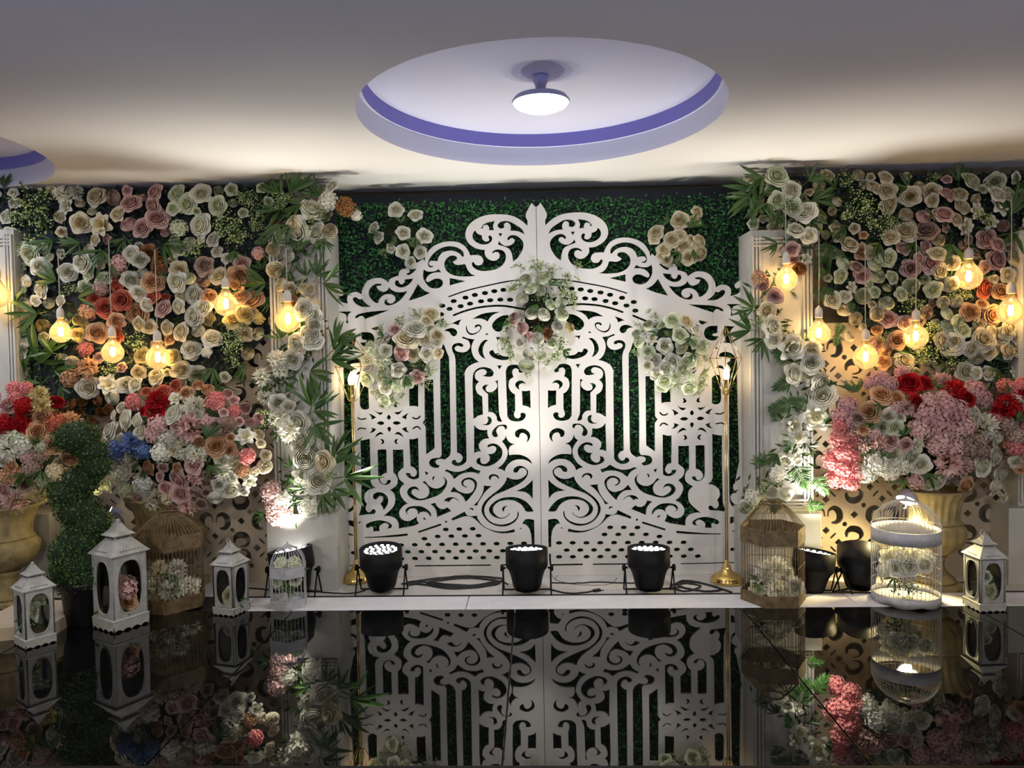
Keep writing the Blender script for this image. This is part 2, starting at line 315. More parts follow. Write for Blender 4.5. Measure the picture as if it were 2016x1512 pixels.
HOLES = '''A 40,955! 110,975! 40,992!
A 350,875 365,845 410,840 440,868 480,870 500,855! 530,910 590,960 645,990! 560,995 480,985 400,945 360,900
A 815,635! 740,625 660,660 610,730 605,800 640,870 700,920 755,935! 785,860 850,805 930,790 1000,815 1025,870 1000,920 950,940 910,925 890,890 920,868! 870,880 850,925 880,965 960,965 1060,920 1140,850 1220,740! 1130,760 1030,755 960,720 925,675! 905,720 850,755 780,735 735,690 735,665! 800,655
A 1020,600 1040,575 1075,580 1085,610 1120,640 1165,610 1175,560! 1230,555 1305,545! 1270,610 1200,665 1130,688 1060,675 1020,640
A 1250,400! 1300,400 1360,390! 1320,440 1250,490 1210,490 1205,465! 1250,445!
A 1380,630! 1440,700 1500,745 1575,772! 1420,840 1230,898! 1310,760
A 385,1165 410,1125 500,1090 650,1065 930,1043! 740,1115 540,1190! 510,1140 460,1140 420,1170
A 50,1085! 200,1065 340,1065! 285,1110 270,1180 285,1245! 240,1250! 255,1180 235,1110 170,1085 110,1085
A 40,1170 80,1155 130,1185 110,1220 60,1230 40,1220
B 1155,318! 1040,340 965,385 935,440! 965,435 970,400 1000,385 1040,385 1065,430 1060,465! 1140,465! 1125,400
B 1200,405 1205,365 1250,330 1320,318 1400,335 1500,390 1580,450 1625,530! 1540,490 1470,475 1395,475! 1405,410 1380,360 1335,345 1300,370 1300,430! 1240,440
B 845,465! 870,510 920,535 950,540! 955,600 1000,640 1050,635 1065,610 1050,570 1065,548 1095,555 1112,600 1090,650 1030,685 950,690 870,660 815,610 800,550 820,490
B 1210,512! 1275,512! 1240,570!
B 1222,630! 1240,665 1300,708! 1360,712 1420,690 1460,650 1465,615 1430,590 1395,600 1365,625 1350,600 1370,565 1430,540 1510,560 1580,620 1605,690 1590,770 1550,850 1500,915 1440,960! 1430,880 1415,820 1380,760 1300,722 1200,690!
B 665,880! 660,820 620,770 540,730 440,715 330,735 230,790 150,870 105,950 100,1010 130,1050 180,1045! 180,1025! 150,1030 115,1000 125,965 165,948 250,955! 275,880 330,820 420,790 510,795 590,830 640,880
B 560,915! 545,880 490,862 430,875 375,930 355,1000 375,1080 440,1145 540,1185 660,1195 770,1192 860,1178! 790,1160 740,1110 710,1060 690,1000! 640,1000 570,1010 510,990 495,965! 540,935
B 440,1215! 690,1268! 440,1335!
B 30,1080! 90,1115 180,1115 230,1100 265,1075! 310,1130! 230,1130 150,1150 90,1200 70,1250 95,1280 140,1260 200,1230 270,1225 325,1260 335,1310 300,1360 220,1385 130,1365 65,1300 25,1220 20,1150
C 640,465! 760,395 900,360 1090,350! 990,385 920,440 880,505! 820,470 740,455
C 315,535! 400,490 475,468! 440,510 420,565! 370,545
C 190,655! 240,620 310,605 370,625 400,670 385,720 340,735 300,710 280,675 240,655
C 550,555! 535,610 560,680 620,715 690,700 750,660 785,600 770,560 725,548 685,565 675,595 700,600! 720,580 750,580 765,605 740,650 690,680 630,690 580,665 555,610
C 868,683! 895,712! 840,715!
C 1200,400! 1100,415 1010,470 955,540 955,600 1000,650 1060,665 1110,640! 1120,590 1190,560 1230,480
C 1010,745! 1120,755! 1060,775 1040,812!
C 895,800! 830,795 770,850 735,930 740,1000 790,1065 850,1095! 815,1030 803,950 820,880 855,825
C 905,1000 920,965 965,955 985,990 1010,1010 1050,1000 1100,1040 1170,1055 1250,1055 1300,1040! 1240,1090 1130,1112 1030,1095 950,1060
C 475,765! 490,742 570,770 675,785! 635,860 625,950 650,1040 690,1100 745,1140! 650,1170 560,1230 520,1310 D 520,0! 540,900 548,1280 540,1350 480,1405 400,1425 330,1400 312,1360 335,1330 375,1325 385,1350 420,1368 460,1350 485,1290 450,1235 395,1212! 385,600! 375,0! C 375,1300! 370,1100 350,1020 325,970 315,910 345,860 420,840 485,860 495,895 455,905! 425,885 375,900 360,930 390,970 470,990 545,975 600,910 595,840 560,795
C 130,860! 190,870 215,930 245,1010 272,1060! D 282,0! 300,1200! 275,1265 E 1800,1325! 1740,1310 1675,1325 1660,1362 1685,1398 1722,1412 1700,1450 1640,1452 1580,1425 1555,1370 1590,1312 1660,1293 1730,1285 1755,1235! 1740,800! 1728,100!
E 1480,60! 1622,60! 1632,500! 1645,1140! 1510,1240! 1500,800! 1455,740! 1488,690!
E 1240,60! 1385,60! 1388,488! 1330,475 1245,475!
E 460,100! 520,70 600,110! 612,515! 540,535 480,510 460,440!
E 685,525! 740,570 835,575! 795,615 740,590
E 1150,520! 1090,565 1005,572! 1050,610 1100,590
E 700,975! 730,920 795,885 850,925! 780,925
E 1160,970! 1120,910 1060,882 1008,925! 1070,925
E 600,597! 660,610 725,655! 650,692! 640,640
E 1240,585! 1180,610 1125,655! 1200,690! 1205,630
E 610,905! 655,860 650,812! 725,840! 680,885
E 1250,895! 1205,850 1205,802! 1125,832! 1180,880
E 920,605! 950,640 950,670 920,692 893,670 895,640
E 930,890! 955,850 955,820 930,800 900,820 905,855
E 730,745! 770,720 820,718 850,745 820,772 770,770
E 1115,742! 1070,718 1020,718 985,742 1020,770 1070,768
E 1060,415! 1020,430 1000,470 1030,495 1060,490! 1045,460
E 790,415! 830,430 850,470 820,495 790,490! 805,460
E 1070,995! 1030,1000 1008,1035 1025,1070 1070,1070! 1045,1035
E 785,1000! 820,995 852,1030 835,1070 790,1075! 815,1040
E 470,1020! 540,1010 622,990! F 635,0! 640,220! 660,280 720,325! 620,350 550,410 535,490 550,540 580,575! 555,640 575,695 620,712 650,680 690,660 718,690 690,735 600,745 440,770! 470,690 487,620! 480,0!
E 745,1165! 820,1158 885,1162! F 893,85! 825,112 785,180 805,238 850,263 888,245 895,215 925,198 955,212 945,245 890,278 820,270 765,220 750,150!
E 985,1162! 1070,1165 1150,1160! 1158,1440! F 1080,70 1070,130 1100,200 1170,255! 1110,320 1098,390 1120,460 1170,530 1225,568! 1140,620 1090,700 1100,780 1160,835 1240,845 1320,810 1365,770! 1365,820 1400,890! 1300,930 1075,970! 1070,880 1020,810 930,775 835,770! 920,700 1000,610 1020,500 1000,420 940,360! 1040,290 1060,210 1040,140 990,90!
E 1245,995! 1310,998 1385,975! F 1400,130! 1390,170 1310,195 1230,165 1190,110 1205,90 1265,95! 1270,130 1320,150 1360,110 1355,60 1320,10 1262,-10!
F 670,480 680,430 740,395 820,400 890,450 915,520 895,600 835,685! 825,640 785,580! 825,530 825,480 790,455 755,475 725,505 695,512
F 555,930 575,895 660,855 780,835 890,855 960,895 972,930 940,965 885,968! 915,945 915,910 870,880 810,900 775,940 780,1010! 670,1015! 675,960 640,940 600,960 570,960
F 1410,378! 1380,325 1320,302 1250,325 1210,385 1230,450 1300,505 1420,525 1560,495 1720,430 1810,330 1842,240 1820,180 1760,135! 1805,195 1795,270 1720,325 1630,330 1550,285 1495,215! 1450,235! 1530,300 1560,380 1530,460 1440,495 1370,480 1290,420 1285,370 1330,345 1380,360
F 1490,60! 1550,90! 1505,130!
F 1655,140! 1620,150 1605,185 1635,220! 1630,185
F 1250,750! 1200,730 1185,680 1230,630 1330,610 1450,620 1550,680 1590,740 1580,790! 1545,735 1480,705 1410,720 1375,755! 1375,700 1330,655 1260,655 1215,695 1220,730
F 1460,800! 1490,795 1515,835! 1475,825
G 185,620! 230,570 310,550 390,575 435,630! 370,580 320,580 265,635! 230,620
F 1575,580! G 55,640! 90,700 140,735 200,735 245,710! 310,768! 80,872! 70,780 30,710
G 195,140! 235,112! 310,140 410,152 520,125 620,65! 680,110 770,135! 740,190! 660,165 560,165 450,195 350,270! 300,195 240,155
G 530,630! 600,560 680,450 712,360 700,300 640,250 560,243 490,275 463,325 480,370 530,398 565,392! 510,365 495,325 530,285 600,278 660,320 675,380 650,450 590,490 520,490 420,455 345,385! 290,475! 390,480 460,520 510,580
G 895,240 920,200 980,187 1040,210 1060,250 1050,272! 1030,240 985,220 935,245 930,290! 905,270
G 1285,140 1300,95 1360,60 1430,65 1500,110 1518,165 1490,240 1420,315 1300,385 1150,455 1000,520 900,600 840,690 828,770 850,850 920,930 1020,975 1130,980 1250,945 1330,880 1350,820 1350,765! 1370,800 1360,870 1300,950 1180,1010 1060,1015 930,970 840,890 785,790 795,690 850,600 950,510 1080,410 1160,310 1185,235! 1260,265 1350,272 1430,245 1490,190 1490,130 1440,95 1390,105 1345,165! 1300,165
G 1225,790! 1195,838 1110,875 1030,850 970,780 975,700 1050,630 1180,600 1300,612 1400,665 1450,725 1480,775 1535,788 1608,778! 1560,700 1470,610 1350,560 1220,548 1090,570 980,630 910,710 905,780 950,845 1040,885 1130,888 1215,835
G 1200,688! 1140,695 1105,740 1130,790! 1145,740 1160,710
G 1590,275! 1590,585! 1540,520 1460,475 1325,455! 1450,400 1540,330
G 1425,975! 1470,905 1540,895 1612,910! 1620,1345! 1575,1345! 1570,1180 1540,1060 1480,990
G 305,890! 520,778! 550,830 620,850 710,840! 730,900 800,990 900,1050 1050,1090 1180,1085 1300,1055! 1310,1105! 1180,1125 1050,1118 930,1080 800,1010 700,920 620,865 530,855 430,885 325,925!
G 815,368! 945,378! 850,460 780,560 730,640 715,690! 655,678! 720,620 790,510 815,430
G 580,738! 620,718 655,735 645,765 620,745
D 1165,930! 1185,995 1240,1055 1312,1075! 1240,1105 1212,1165 1218,1250! 1300,1240 1400,1245 1500,1285 1560,1340 1587,1392! 1500,1338 1400,1318 1290,1335 1210,1390 1165,1450 1150,1505! 1090,1475 1030,1460! 1120,1390 1180,1290 1195,1190 1160,1105 1103,1030! 1150,990
D 1310,920 1325,870 1400,832 1480,845 1540,900 1550,960 1525,1020 1490,1045! 1510,990 1490,930 1430,900 1390,920 1375,975! 1330,965
D 1185,800 1160,770 1060,775 990,825 950,890 960,945 1005,970 1040,945 1030,915! 1015,860 1050,805 1110,790 1145,815 1155,850! 1180,830
D 870,640! 920,650 945,700 920,760 850,780 785,760! 850,760 885,720 885,680
D 870,1115! 900,1080 970,1065 1050,1095 1105,1160 1110,1240 1070,1320 980,1390 870,1430 770,1415 705,1370 715,1310 770,1285! 765,1340 800,1385 860,1380 910,1330 910,1270 880,1235! 960,1225 1010,1180 1010,1130 970,1105 920,1115 890,1130!
D 665,1220! 665,770! 720,830 800,855 875,850! 880,930 905,985! 820,1000 750,1060 745,1130 780,1190! 720,1195
C 640,1512! 645,1370 665,1300 730,1240 830,1222 930,1250 975,1310 950,1365 880,1375 800,1358! 850,1335 862,1290 820,1255 750,1265 690,1310 680,1370 700,1420 745,1450! 700,1500 D 690,200 725,280 795,325! 805,610! 740,625 655,680!
D 795,190 830,145 895,140! 860,170 850,215 880,250 940,255 1000,220 1030,170 1020,110 995,90! 1040,65! 1055,500! 1065,620 1110,720! 1070,725 1030,700 1020,640 980,590 930,570 890,575! 885,290! 840,250
C 1030,1195! 1105,1195! 1065,1260!
C 1165,1290! 1190,1220 1260,1185 1350,1190 1400,1240 1440,1270! 1430,1310 1370,1305! 1365,1260 1310,1240 1270,1280 1275,1340 1290,1380! 1230,1420 1210,1500 D 1220,200 1260,260 1310,290! 1315,540! 1295,600 1310,650 1360,670 1400,640 1395,600 1430,580 1475,600 1475,650 1430,700 1340,720 1240,700 1190,640!
D 1490,130! 1440,85 1380,75 1325,110 1315,150 1345,195 1385,220! 1370,170 1390,130 1440,115
D 1420,235! 1485,240 1550,230! 1558,515! 1500,480 1430,465!
R 1165,1060! 1250,1060 1330,1075 1340,1120 1290,1160! 1350,1250 E 335,60! F 378,0! 390,450! 385,600 350,680 270,715 190,670 180,600 225,590! 215,640 290,660 350,610 370,540 330,490 260,480! 310,440 320,370 290,330! 215,0! E 207,60! R 1462,1150 1430,1060 1360,1000 1260,980 1180,1010
E 60,240! 100,240! 108,1110! 70,1110!
F 85,340! 190,340! 190,380 140,400 90,390
F 200,820! 390,850! 390,965! 290,920 200,860!
F 200,1005! 365,1065! 340,1085! 200,1050!
F 430,870! 490,850! 450,895!
F 540,1100! 800,1085 1000,1065 1222,1042! 1222,1080! 1050,1100 800,1110 540,1118!'''
RIGHT_HOLES = '''R 1270,570! 1415,580! 1345,680 1390,845! 1230,835! 1262,790 1235,670
R 1150,570! 1020,575 950,620 930,700 960,770 1050,805 1130,790 1165,735! 1080,730 1065,700 1140,680 1145,640
R 850,480! 985,515! 900,555! 855,520
R 1120,1230! 1170,1195 1230,1210 1245,1260! 1200,1240 1150,1240
R 1100,915! 1160,910! 1120,945!'''
# slots: centre line with a width, all in eighths of a pixel
SLOTS = '''B 430,1512 700,1418 1000,1345 1380,1268 1700,1240 |22
C 345,405 500,345 700,290 900,262 1060,255 1200,265 1400,300 1500,320 |32
A 1560,1290 1690,1230 1780,1187 |32
F 1400,1020 1735,905 |34
E 1300,655 1330,672 1380,670 1415,635 |24
E 1305,830 1350,805 1390,808 1418,840 |24
E 430,660 480,685 555,675 |22
E 430,850 470,825 555,835 |22
F 1340,1555 2520,1543 |26
F 200,1555 1165,1558 |20
G 1600,1456 1597,1610 1560,1622 1100,1622 |30'''
DOTS = [(C_[0] / 8 + 850, C_[1] / 8 + 570, 6.2, 4.1) for C_ in ((1290, -18), (1130, 5), (985, 25), (838, 55), (678, 85), (530, 127), (345, 182), (165, 255), (1390, 170), (1235, 160), (1080, 158), (920, 168), (775, 185), (603, 222), (455, 262), (280, 305), (145, 390))]
for k in range(-4, 9):
    if k in (-4, -3): pass
    else:
        DOTS.append((816.7 + 26.95 * k, 1100 - .33 * k, 6.1, 4.0))
        if k not in (-2,): DOTS.append((816.3 + 26.9 * k, 1073 - .38 * k, 6.1, 4.0))
    if k not in (-4, -3, -2): DOTS.append((802.6 + 26.8 * k, 1087 - .32 * k, 6.1, 4.0))
DOTS += [(835.4, 1061, 6, 4), (861.5, 1056.5, 6, 4), (888.5, 1056, 6, 4), (915.2, 1055.5, 6, 4), (942, 1055, 6, 4), (877.5, 1042.7, 6, 4), (904, 1042, 6, 4), (930.6, 1041.4, 6, 4),
         (682.5, 1075.9, 5.6, 3.8), (695, 1089, 5.6, 3.8), (682.7, 1102.7, 5.6, 3.8), (878, 1027.3, 2.4, 2.3), (1025.4, 1040.6, 1.6, 1.6)]
def parse(line):
    t = None; out = []
    for w in line.split():
        if w in TILE: t = TILE[w]; continue
        c = w.endswith('!'); x, y = w.rstrip('!').split(',')
        out.append((float(x) / 8 + t[0], float(y) / 8 + t[1], c, t is TILE['R']))
    return out
GY = 0.0                                               # the gate stands in the plane y = 0
def g2(px, py): p = at(px, py, GY); return (p.x, p.z)
def world_loop(pts):                                   # points read on the right half are mirrored to the left
    return [(g2(p[0], p[1])[0] * (-1 if p[3] else 1), g2(p[0], p[1])[1], p[2]) for p in pts]
half = [world_loop(parse(l)) for l in HOLES.strip().split('\n')]
right_half = [world_loop(parse(l)) for l in RIGHT_HOLES.strip().split('\n')]
loops = [smooth_loop(h, 4) for h in half + right_half]
SC8 = 1 / 8 / ppm((0, 0, 1.0))
for l in SLOTS.strip().split('\n'):
    a, w = l.split('|'); loops.append(stroke_loop([(p[0], p[1]) for p in world_loop(parse(a))], float(w) * SC8))
for x, y, a, b in DOTS:
    p = g2(x, y); loops.append(ellipse_loop(p[0], p[1], a * 8 * SC8, b * 8 * SC8))
edge = smooth_loop(world_loop(parse(OUTLINE.replace('\n', ' '))), 4)
edge = [(min(x, -0.0015), z) for x, z in edge] + [(-0.0015, edge[-1][1])]
EDGE_L = edge[0][0]
edge = edge + [(-0.0015, -0.024), (EDGE_L, -0.024)]
def clean(lp):
    out = [lp[0]]
    for p in lp[1:]:
        if abs(p[0] - out[-1][0]) + abs(p[1] - out[-1][1]) > 4e-4: out.append(p)
    if abs(out[0][0] - out[-1][0]) + abs(out[0][1] - out[-1][1]) < 4e-4: out.pop()
    return out
gate_loops = [clean(edge)] + [clean(l) for l in loops]
gate_loops = [gate_loops[0]] + [[(min(x, -0.012), z) for x, z in l] for l in gate_loops[1:] if max(p[0] for p in l) > EDGE_L + 0.03]
SPLIT = g2(724, 830)[0]
hook = g2(650 + 740 / 8, 920 + 415 / 8)
BALLOON = min(range(1, len(gate_loops)), key=lambda i: min((p[0] - hook[0]) ** 2 + (p[1] - hook[1]) ** 2 for p in gate_loops[i]))
def cut(me, x, keep_low):
    bm = bmesh.new(); bm.from_mesh(me)
    bmesh.ops.bisect_plane(bm, geom=bm.verts[:] + bm.edges[:] + bm.faces[:], plane_co=(x, 0, 0), plane_no=(1, 0, 0), clear_outer=keep_low, clear_inner=not keep_low)
    m2 = bpy.data.meshes.new(me.name); bm.to_mesh(m2); bm.free(); return m2
for side in (-1, 1):
    use = gate_loops if side < 0 else [l for i, l in enumerate(gate_loops) if i != BALLOON]     # the right leaf keeps its solid balloon
    me = plate('gate_board', [[(-x, z) for x, z in l] for l in use], 0.016, M['gate'], UPRIGHT)
    if side < 0: me.transform(Matrix.Scale(-1, 4, (1, 0, 0))); me.flip_normals()
    sx = SPLIT * -side
    word = 'left' if side < 0 else 'right'
    leaf = cut(me, sx, side > 0)
    o = link('gate_leaf', leaf, M['gate'], loc=(0, GY + 0.008, 0))
    tag(o, f'{word} leaf of the white scroll-cut ornamental gate, meeting its twin at the centre', 'gate', 'leaves of the cut-out gate')
    outer = cut(me, sx, side < 0)
    o = link('gate_side_panel', outer, M['gate'], loc=(0, GY + 0.012, 0))
    tag(o, f'narrow white scroll-cut panel between the {word} gate leaf and the {word} pillar', 'panel', 'side panels of the cut-out gate')
# ------------------------------------------------------------------ the room
PZ = -0.025                                             # top of the white platform; the mirror floor is z = 0
DOMES = ((0.02, -1.203), (-3.25, -1.00))
RX, RY = 0.797, 0.84
cl = [[(-6, -8), (6, -8), (6, 0.42), (-6, 0.42)]] + [ellipse_loop(x, y, RX, RY, 96) for x, y in DOMES]
ceil = link('ceiling', plate('ceiling', cl, 0.02, M['ceiling'], Matrix.Translation((0, 0, CEIL + 0.01))), M['ceiling'], kind='structure')
for x, y in DOMES:
    T = Matrix.Translation((x, y, CEIL)) @ Matrix.Diagonal((RX, RY, 1, 1))
    part('recess_wall', MB().lathe([(1.0, 0), (0.985, 0.094)], 96, xf=T, cap=False), M['recess'], ceil)
    part('recess_ledge', MB().lathe([(0.985, 0.094), (0.968, 0.094)], 96, xf=T, cap=False, smooth=False), M['recess'], ceil)
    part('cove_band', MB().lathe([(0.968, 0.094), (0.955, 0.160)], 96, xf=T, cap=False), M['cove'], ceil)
    part('recess_top', MB().lathe([(0.958, 0.160), (0.9, 0.1605), (0.5, 0.162), (0.001, 0.163)], 96, xf=T, cap=False, smooth=True), M['recess'], ceil)
struct('wall_back', MB().box((0, 0.36, 1.1), (12, 0.06, 2.6)), M['wall'])
struct('wall_left', MB().box((-5.0, -3.6, 1.1), (0.06, 8.2, 2.6)), M['wall'])
struct('wall_right', MB().box((5.0, -3.6, 1.1), (0.06, 8.2, 2.6)), M['wall'])
fl = struct('floor', MB().box((0, -1.3, -0.09), (9.9, 1.84, 0.14)).box((0, 0.0, -0.12), (9.9, 0.74, 0.14)), M['seam'])
xs = [-4.9, -3.625, -2.465, -1.305, -0.145, 1.02, 2.18, 3.34, 4.9]
for a, b in zip(xs[:-1], xs[1:]):
    y1 = -0.50 if b < -1.8 else -0.692
    part('glass_panel', MB().box(((a + b) / 2, (y1 - 2.212) / 2, -0.009), (b - a - 0.005, y1 + 2.212, 0.018), bev=0.0015), M['mirror'], fl)
struct('trim_1', MB().box((0, -2.225, -0.03), (9.9, 0.02, 0.07), bev=0.004), M['black'])           # edging of the stage
struct('floor_hall', MB().box((0, -5.2, -0.47), (9.9, 5.9, 0.1)), mat('hall_carpet', (0.06, 0.05, 0.05), 0.9, var=0.4, scale=30))
struct('floor_platform', MB().box((0, -0.16, PZ - 0.02), (9.9, 1.0, 0.04)), M['platform'])
for i, (a, b, t) in enumerate(((-1.74, -0.405, 'left'), (-0.402, 1.62, 'middle'), (1.623, 3.4, 'right'))):
    o = part('foam_board', MB().box(((a + b) / 2, -0.575, (PZ) / 2 + 0.0005), (b - a, 0.215, -PZ), bev=0.006), M['foam'])
    tag(o, {'left': 'white foam board with a slanted end beneath the small white birdcage', 'middle': 'long white foam board in front of the three middle stage lights', 'right': 'white foam board carrying the tall grey-white birdcage and the far lantern'}[t], 'board', None)
sb = MB(); a_, b_, c_ = atz(-90, 1272, 0), atz(106, 1252, 0), atz(134, 1234, 0)
sq = [a_, b_, c_, Vector((c_.x - 0.02, -0.68, 0)), Vector((a_.x, -0.68, 0))]
sb.add([(p.x, p.y, 0.0005) for p in sq] + [(p.x, p.y, 0.062) for p in sq], [(4, 3, 2, 1, 0), (5, 6, 7, 8, 9)] + [(i, (i + 1) % 5, 5 + (i + 1) % 5, 5 + i) for i in range(5)])
tag(part('stage_step', sb, mat('beige_step_paint', (0.62, 0.50, 0.36), 0.7, var=0.12, scale=5)), 'low beige step set at a slant behind the smallest white lantern', 'step')

# ceiling lamp
for i, (x, y) in enumerate(DOMES):
    P = atz(1064, 150, CEIL + 0.16) if i == 0 else Vector((x, y - 0.02, CEIL + 0.16))
    t = thing('ceiling_lamp', 'white disc lamp glowing in the middle of the round ceiling recess' if i == 0 else 'white disc lamp of the cropped second ceiling recess', 'lamp', P)
    zc = (at(1063, 201, P.y).z - P.z) if i == 0 else -0.11
    r = 57 / ppm(P)
    part('stem', MB().lathe([(0.034, -0.006), (0.034, -0.02), (0.024, -0.04), (0.022, zc + 0.05), (0.034, zc + 0.03)][::-1] + [(0.034, 0.0)], 24), M['lamp_white'], t)
    part('lamp_body', MB().lathe([(r * 0.97, zc - 0.004), (r, zc + 0.004), (r * 0.9, zc + 0.02), (0.035, zc + 0.032)], 48), M['lamp_white'], t)
    part('diffuser', MB().lathe([(0.001, zc - 0.040), (r * 0.35, zc - 0.0375), (r * 0.65, zc - 0.030), (r * 0.88, zc - 0.017), (r * 0.965, zc - 0.004)], 48), M['led_lamp'], t)
    light('ceiling_lamp_light', 'AREA', (P.x, P.y, P.z + zc - 0.045), 14, (0.82, 0.87, 1.0), aim=(0, 0, -1), size=r * 1.8, parent=t)

# hedge behind the gate
hx0, hx1 = -1.25, 1.27
t = thing('boxwood_hedge_panel', 'wall of dark green artificial boxwood behind the white gate', 'hedge', (0, 0.12, PZ))
part('shade_backing_board', MB().box((0, 0.01, 1.173), (2.62, 0.02, 2.345)), M['shade_back'], t)  # dark top edge rises past the leaves as a painted strip of shadow
def leaves(pos, nrm, size, aspect=0.55, seed=1, tilt=0.9):
    """a cloud of small folded leaves: two faces each"""
    g = np.random.default_rng(seed); n = len(pos); pos = np.asarray(pos); nrm = np.asarray(nrm)
    d = g.normal(size=(n, 3)); nn = nrm + tilt * g.normal(size=(n, 3)) * 0.6; nn /= np.linalg.norm(nn, axis=1)[:, None]
    u = np.cross(nn, d); u /= np.linalg.norm(u, axis=1)[:, None]; w = np.cross(nn, u)
    L = (size * g.uniform(0.65, 1.25, n))[:, None]; Wd = L * aspect
    b = pos; tip = pos + u * L + nn * L * 0.15; a = pos + u * L * 0.5 + w * Wd * 0.5 + nn * L * 0.1; c = pos + u * L * 0.5 - w * Wd * 0.5 + nn * L * 0.1; m = pos + u * L * 0.52 - nn * L * 0.06
    V = np.stack([b, a, tip, c, m], 1).reshape(-1, 3); i = np.arange(n)[:, None] * 5
    F4 = np.concatenate([i + np.array([[0, 4, 2, 1]]), i + np.array([[0, 3, 2, 4]])], 0)
    return V, F4
def np_mesh(name, V, F4):
    me = bpy.data.meshes.new(name); me.vertices.add(len(V)); me.vertices.foreach_set('co', V.astype(np.float32).ravel())
    k = F4.shape[1]; me.loops.add(F4.size); me.loops.foreach_set('vertex_index', F4.astype(np.int32).ravel())
    me.polygons.add(len(F4)); me.polygons.foreach_set('loop_start', np.arange(0, F4.size, k, dtype=np.int32))
    me.update(calc_edges=True); me.validate(); return me
n = 42000
hp = np.stack([rng.uniform(hx0, hx1, n), rng.uniform(-0.055, -0.012, n), rng.uniform(0.01, 2.288, n)], 1)
hp[:, 1] -= 0.012 * np.sin(hp[:, 0] * 23) * np.sin(hp[:, 2] * 21)
hp[:, 2] += rng.normal(0, 0.008, n)
V, F4 = leaves(hp, np.tile([[0, -1, 0.35]], (n, 1)), 0.021, 0.6, 3)
link('boxwood_leaves', np_mesh('boxwood_leaves', V, F4), M['hedge'], t, kind='stuff')

# pillars
def pillar(px0, px1, bx0, bx1, btop, label):
    Yf = -0.21
    x0, x1 = at(px0, 800, Yf).x, at(px1, 800, Yf).x; w = x1 - x0; xc = (x0 + x1) / 2
    q0, q1 = at(bx0, 1090, -0.265).x, at(bx1, 1090, -0.265).x; zt = at((bx0 + bx1) / 2, btop, -0.265).z - PZ
    t = thing('pillar', label, 'pillar', (xc, -0.085, PZ))
    bc = (q0 + q1) / 2 - xc
    part('base_block', MB().box((bc, -0.0275, zt / 2), (q1 - q0, 0.305, zt), bev=0.005), M['pillar'], t)
    H = at((px0 + px1) / 2, 452, Yf).z - PZ
    part('shaft', MB().box((0, 0.0, (zt + H) / 2), (w, 0.25, H - zt), bev=0.003), M['pillar'], t)
    fr = MB(); f = 0.055; yf = -0.125
    for sx in (-1, 1):
        for k in range(3): fr.box((sx * (w / 2 - 0.012 - 0.02 * k), yf - 0.006, (zt + H) / 2), (0.013, 0.022 - 0.004 * k, H - zt - 0.06), bev=0.003)
    for k in range(3):
        fr.box((0, yf - 0.006, H - 0.05 - 0.02 * k), (w - 0.02, 0.02, 0.013), bev=0.003); fr.box((0, yf - 0.006, zt + 0.03 + 0.02 * k), (w - 0.02, 0.02, 0.013), bev=0.003)
    part('panel_moulding', fr, M['pillar'], t)
    return t
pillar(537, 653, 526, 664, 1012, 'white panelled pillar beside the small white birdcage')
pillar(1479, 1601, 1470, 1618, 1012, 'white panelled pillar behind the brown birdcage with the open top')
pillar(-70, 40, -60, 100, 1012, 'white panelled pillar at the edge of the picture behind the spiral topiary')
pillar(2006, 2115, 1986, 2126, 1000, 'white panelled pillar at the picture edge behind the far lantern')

# cut-out screens under the flower walls
def lattice(x0, x1, z1, label):
    L_ = []; p = 0.327
    def scroll(cx, cy, mirror, vert):
        a = [(-.02, -.03), (.085, -.055), (.125, -.155), (.06, -.245), (-.05, -.262), (-.13, -.2), (-.14, -.12)]
        w = [.02, .03, .07, .095, .095, .06, .035]
        pts = []
        for x, y in a:
            y = y * mirror * 0.92
            pts.append((cx + (y if vert else x) * p, cy + (x if vert else y) * p))
        L_.append(stroke_loop(pts, [q * p * 1.3 for q in w], 4))
    zz0 = 0.03; xc = (x0 + x1) / 2
    i0 = int(math.floor((x0 - xc) / p)) ; i1 = int(math.ceil((x1 - xc) / p))
    for i in range(i0, i1 + 1):
        for j in range(0, int(z1 / p) + 2):
            X, Z = xc + i * p, zz0 + (j + 0.55) * p
            for dx, dy in ((0, .22), (0, -.22), (.22, 0), (-.22, 0)):
                c = (X + dx * p, Z + dy * p); r = .07 * p
                L_.append([(c[0] - r, c[1]), (c[0], c[1] - r), (c[0] + r, c[1]), (c[0], c[1] + r)])
            for sx in (-1, 1):
                for sy in (-1, 1):
                    L_.append(stroke_loop([(X + sx * .085 * p, Z + sy * .085 * p), (X + sx * .16 * p, Z + sy * .16 * p)], .035 * p))
                    L_.append(ellipse_loop(X + sx * .33 * p, Z + sy * .33 * p, .045 * p, .045 * p, 10)) if sx * sy > 0 else None
            for m_ in (-1, 1):
                scroll(X + .5 * p, Z, m_, False); scroll(X, Z + .5 * p, m_, True)
            c = (X + .5 * p, Z + .5 * p); r = .07 * p
            L_.append([(c[0] - r, c[1]), (c[0], c[1] - r), (c[0] + r, c[1]), (c[0], c[1] + r)])
    m_ = 0.012
    L_ = [l for l in L_ if min(q[0] for q in l) > x0 + m_ and max(q[0] for q in l) < x1 - m_ and min(q[1] for q in l) > 0.03 and max(q[1] for q in l) < z1 - m_]
    me = plate('lattice_screen', [[(x0, 0), (x1, 0), (x1, z1), (x0, z1)]] + [l[::-1] for l in L_], 0.014, M['lattice'], UPRIGHT)
    tag(link('lattice_screen', me, M['lattice'], loc=(0, -0.085, PZ)), label, 'screen')
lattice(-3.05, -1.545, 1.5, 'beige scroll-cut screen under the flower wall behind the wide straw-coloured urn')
lattice(1.56, 3.1, 1.5, 'beige scroll-cut screen glowing yellow under the flower wall behind the tall grey-white birdcage')
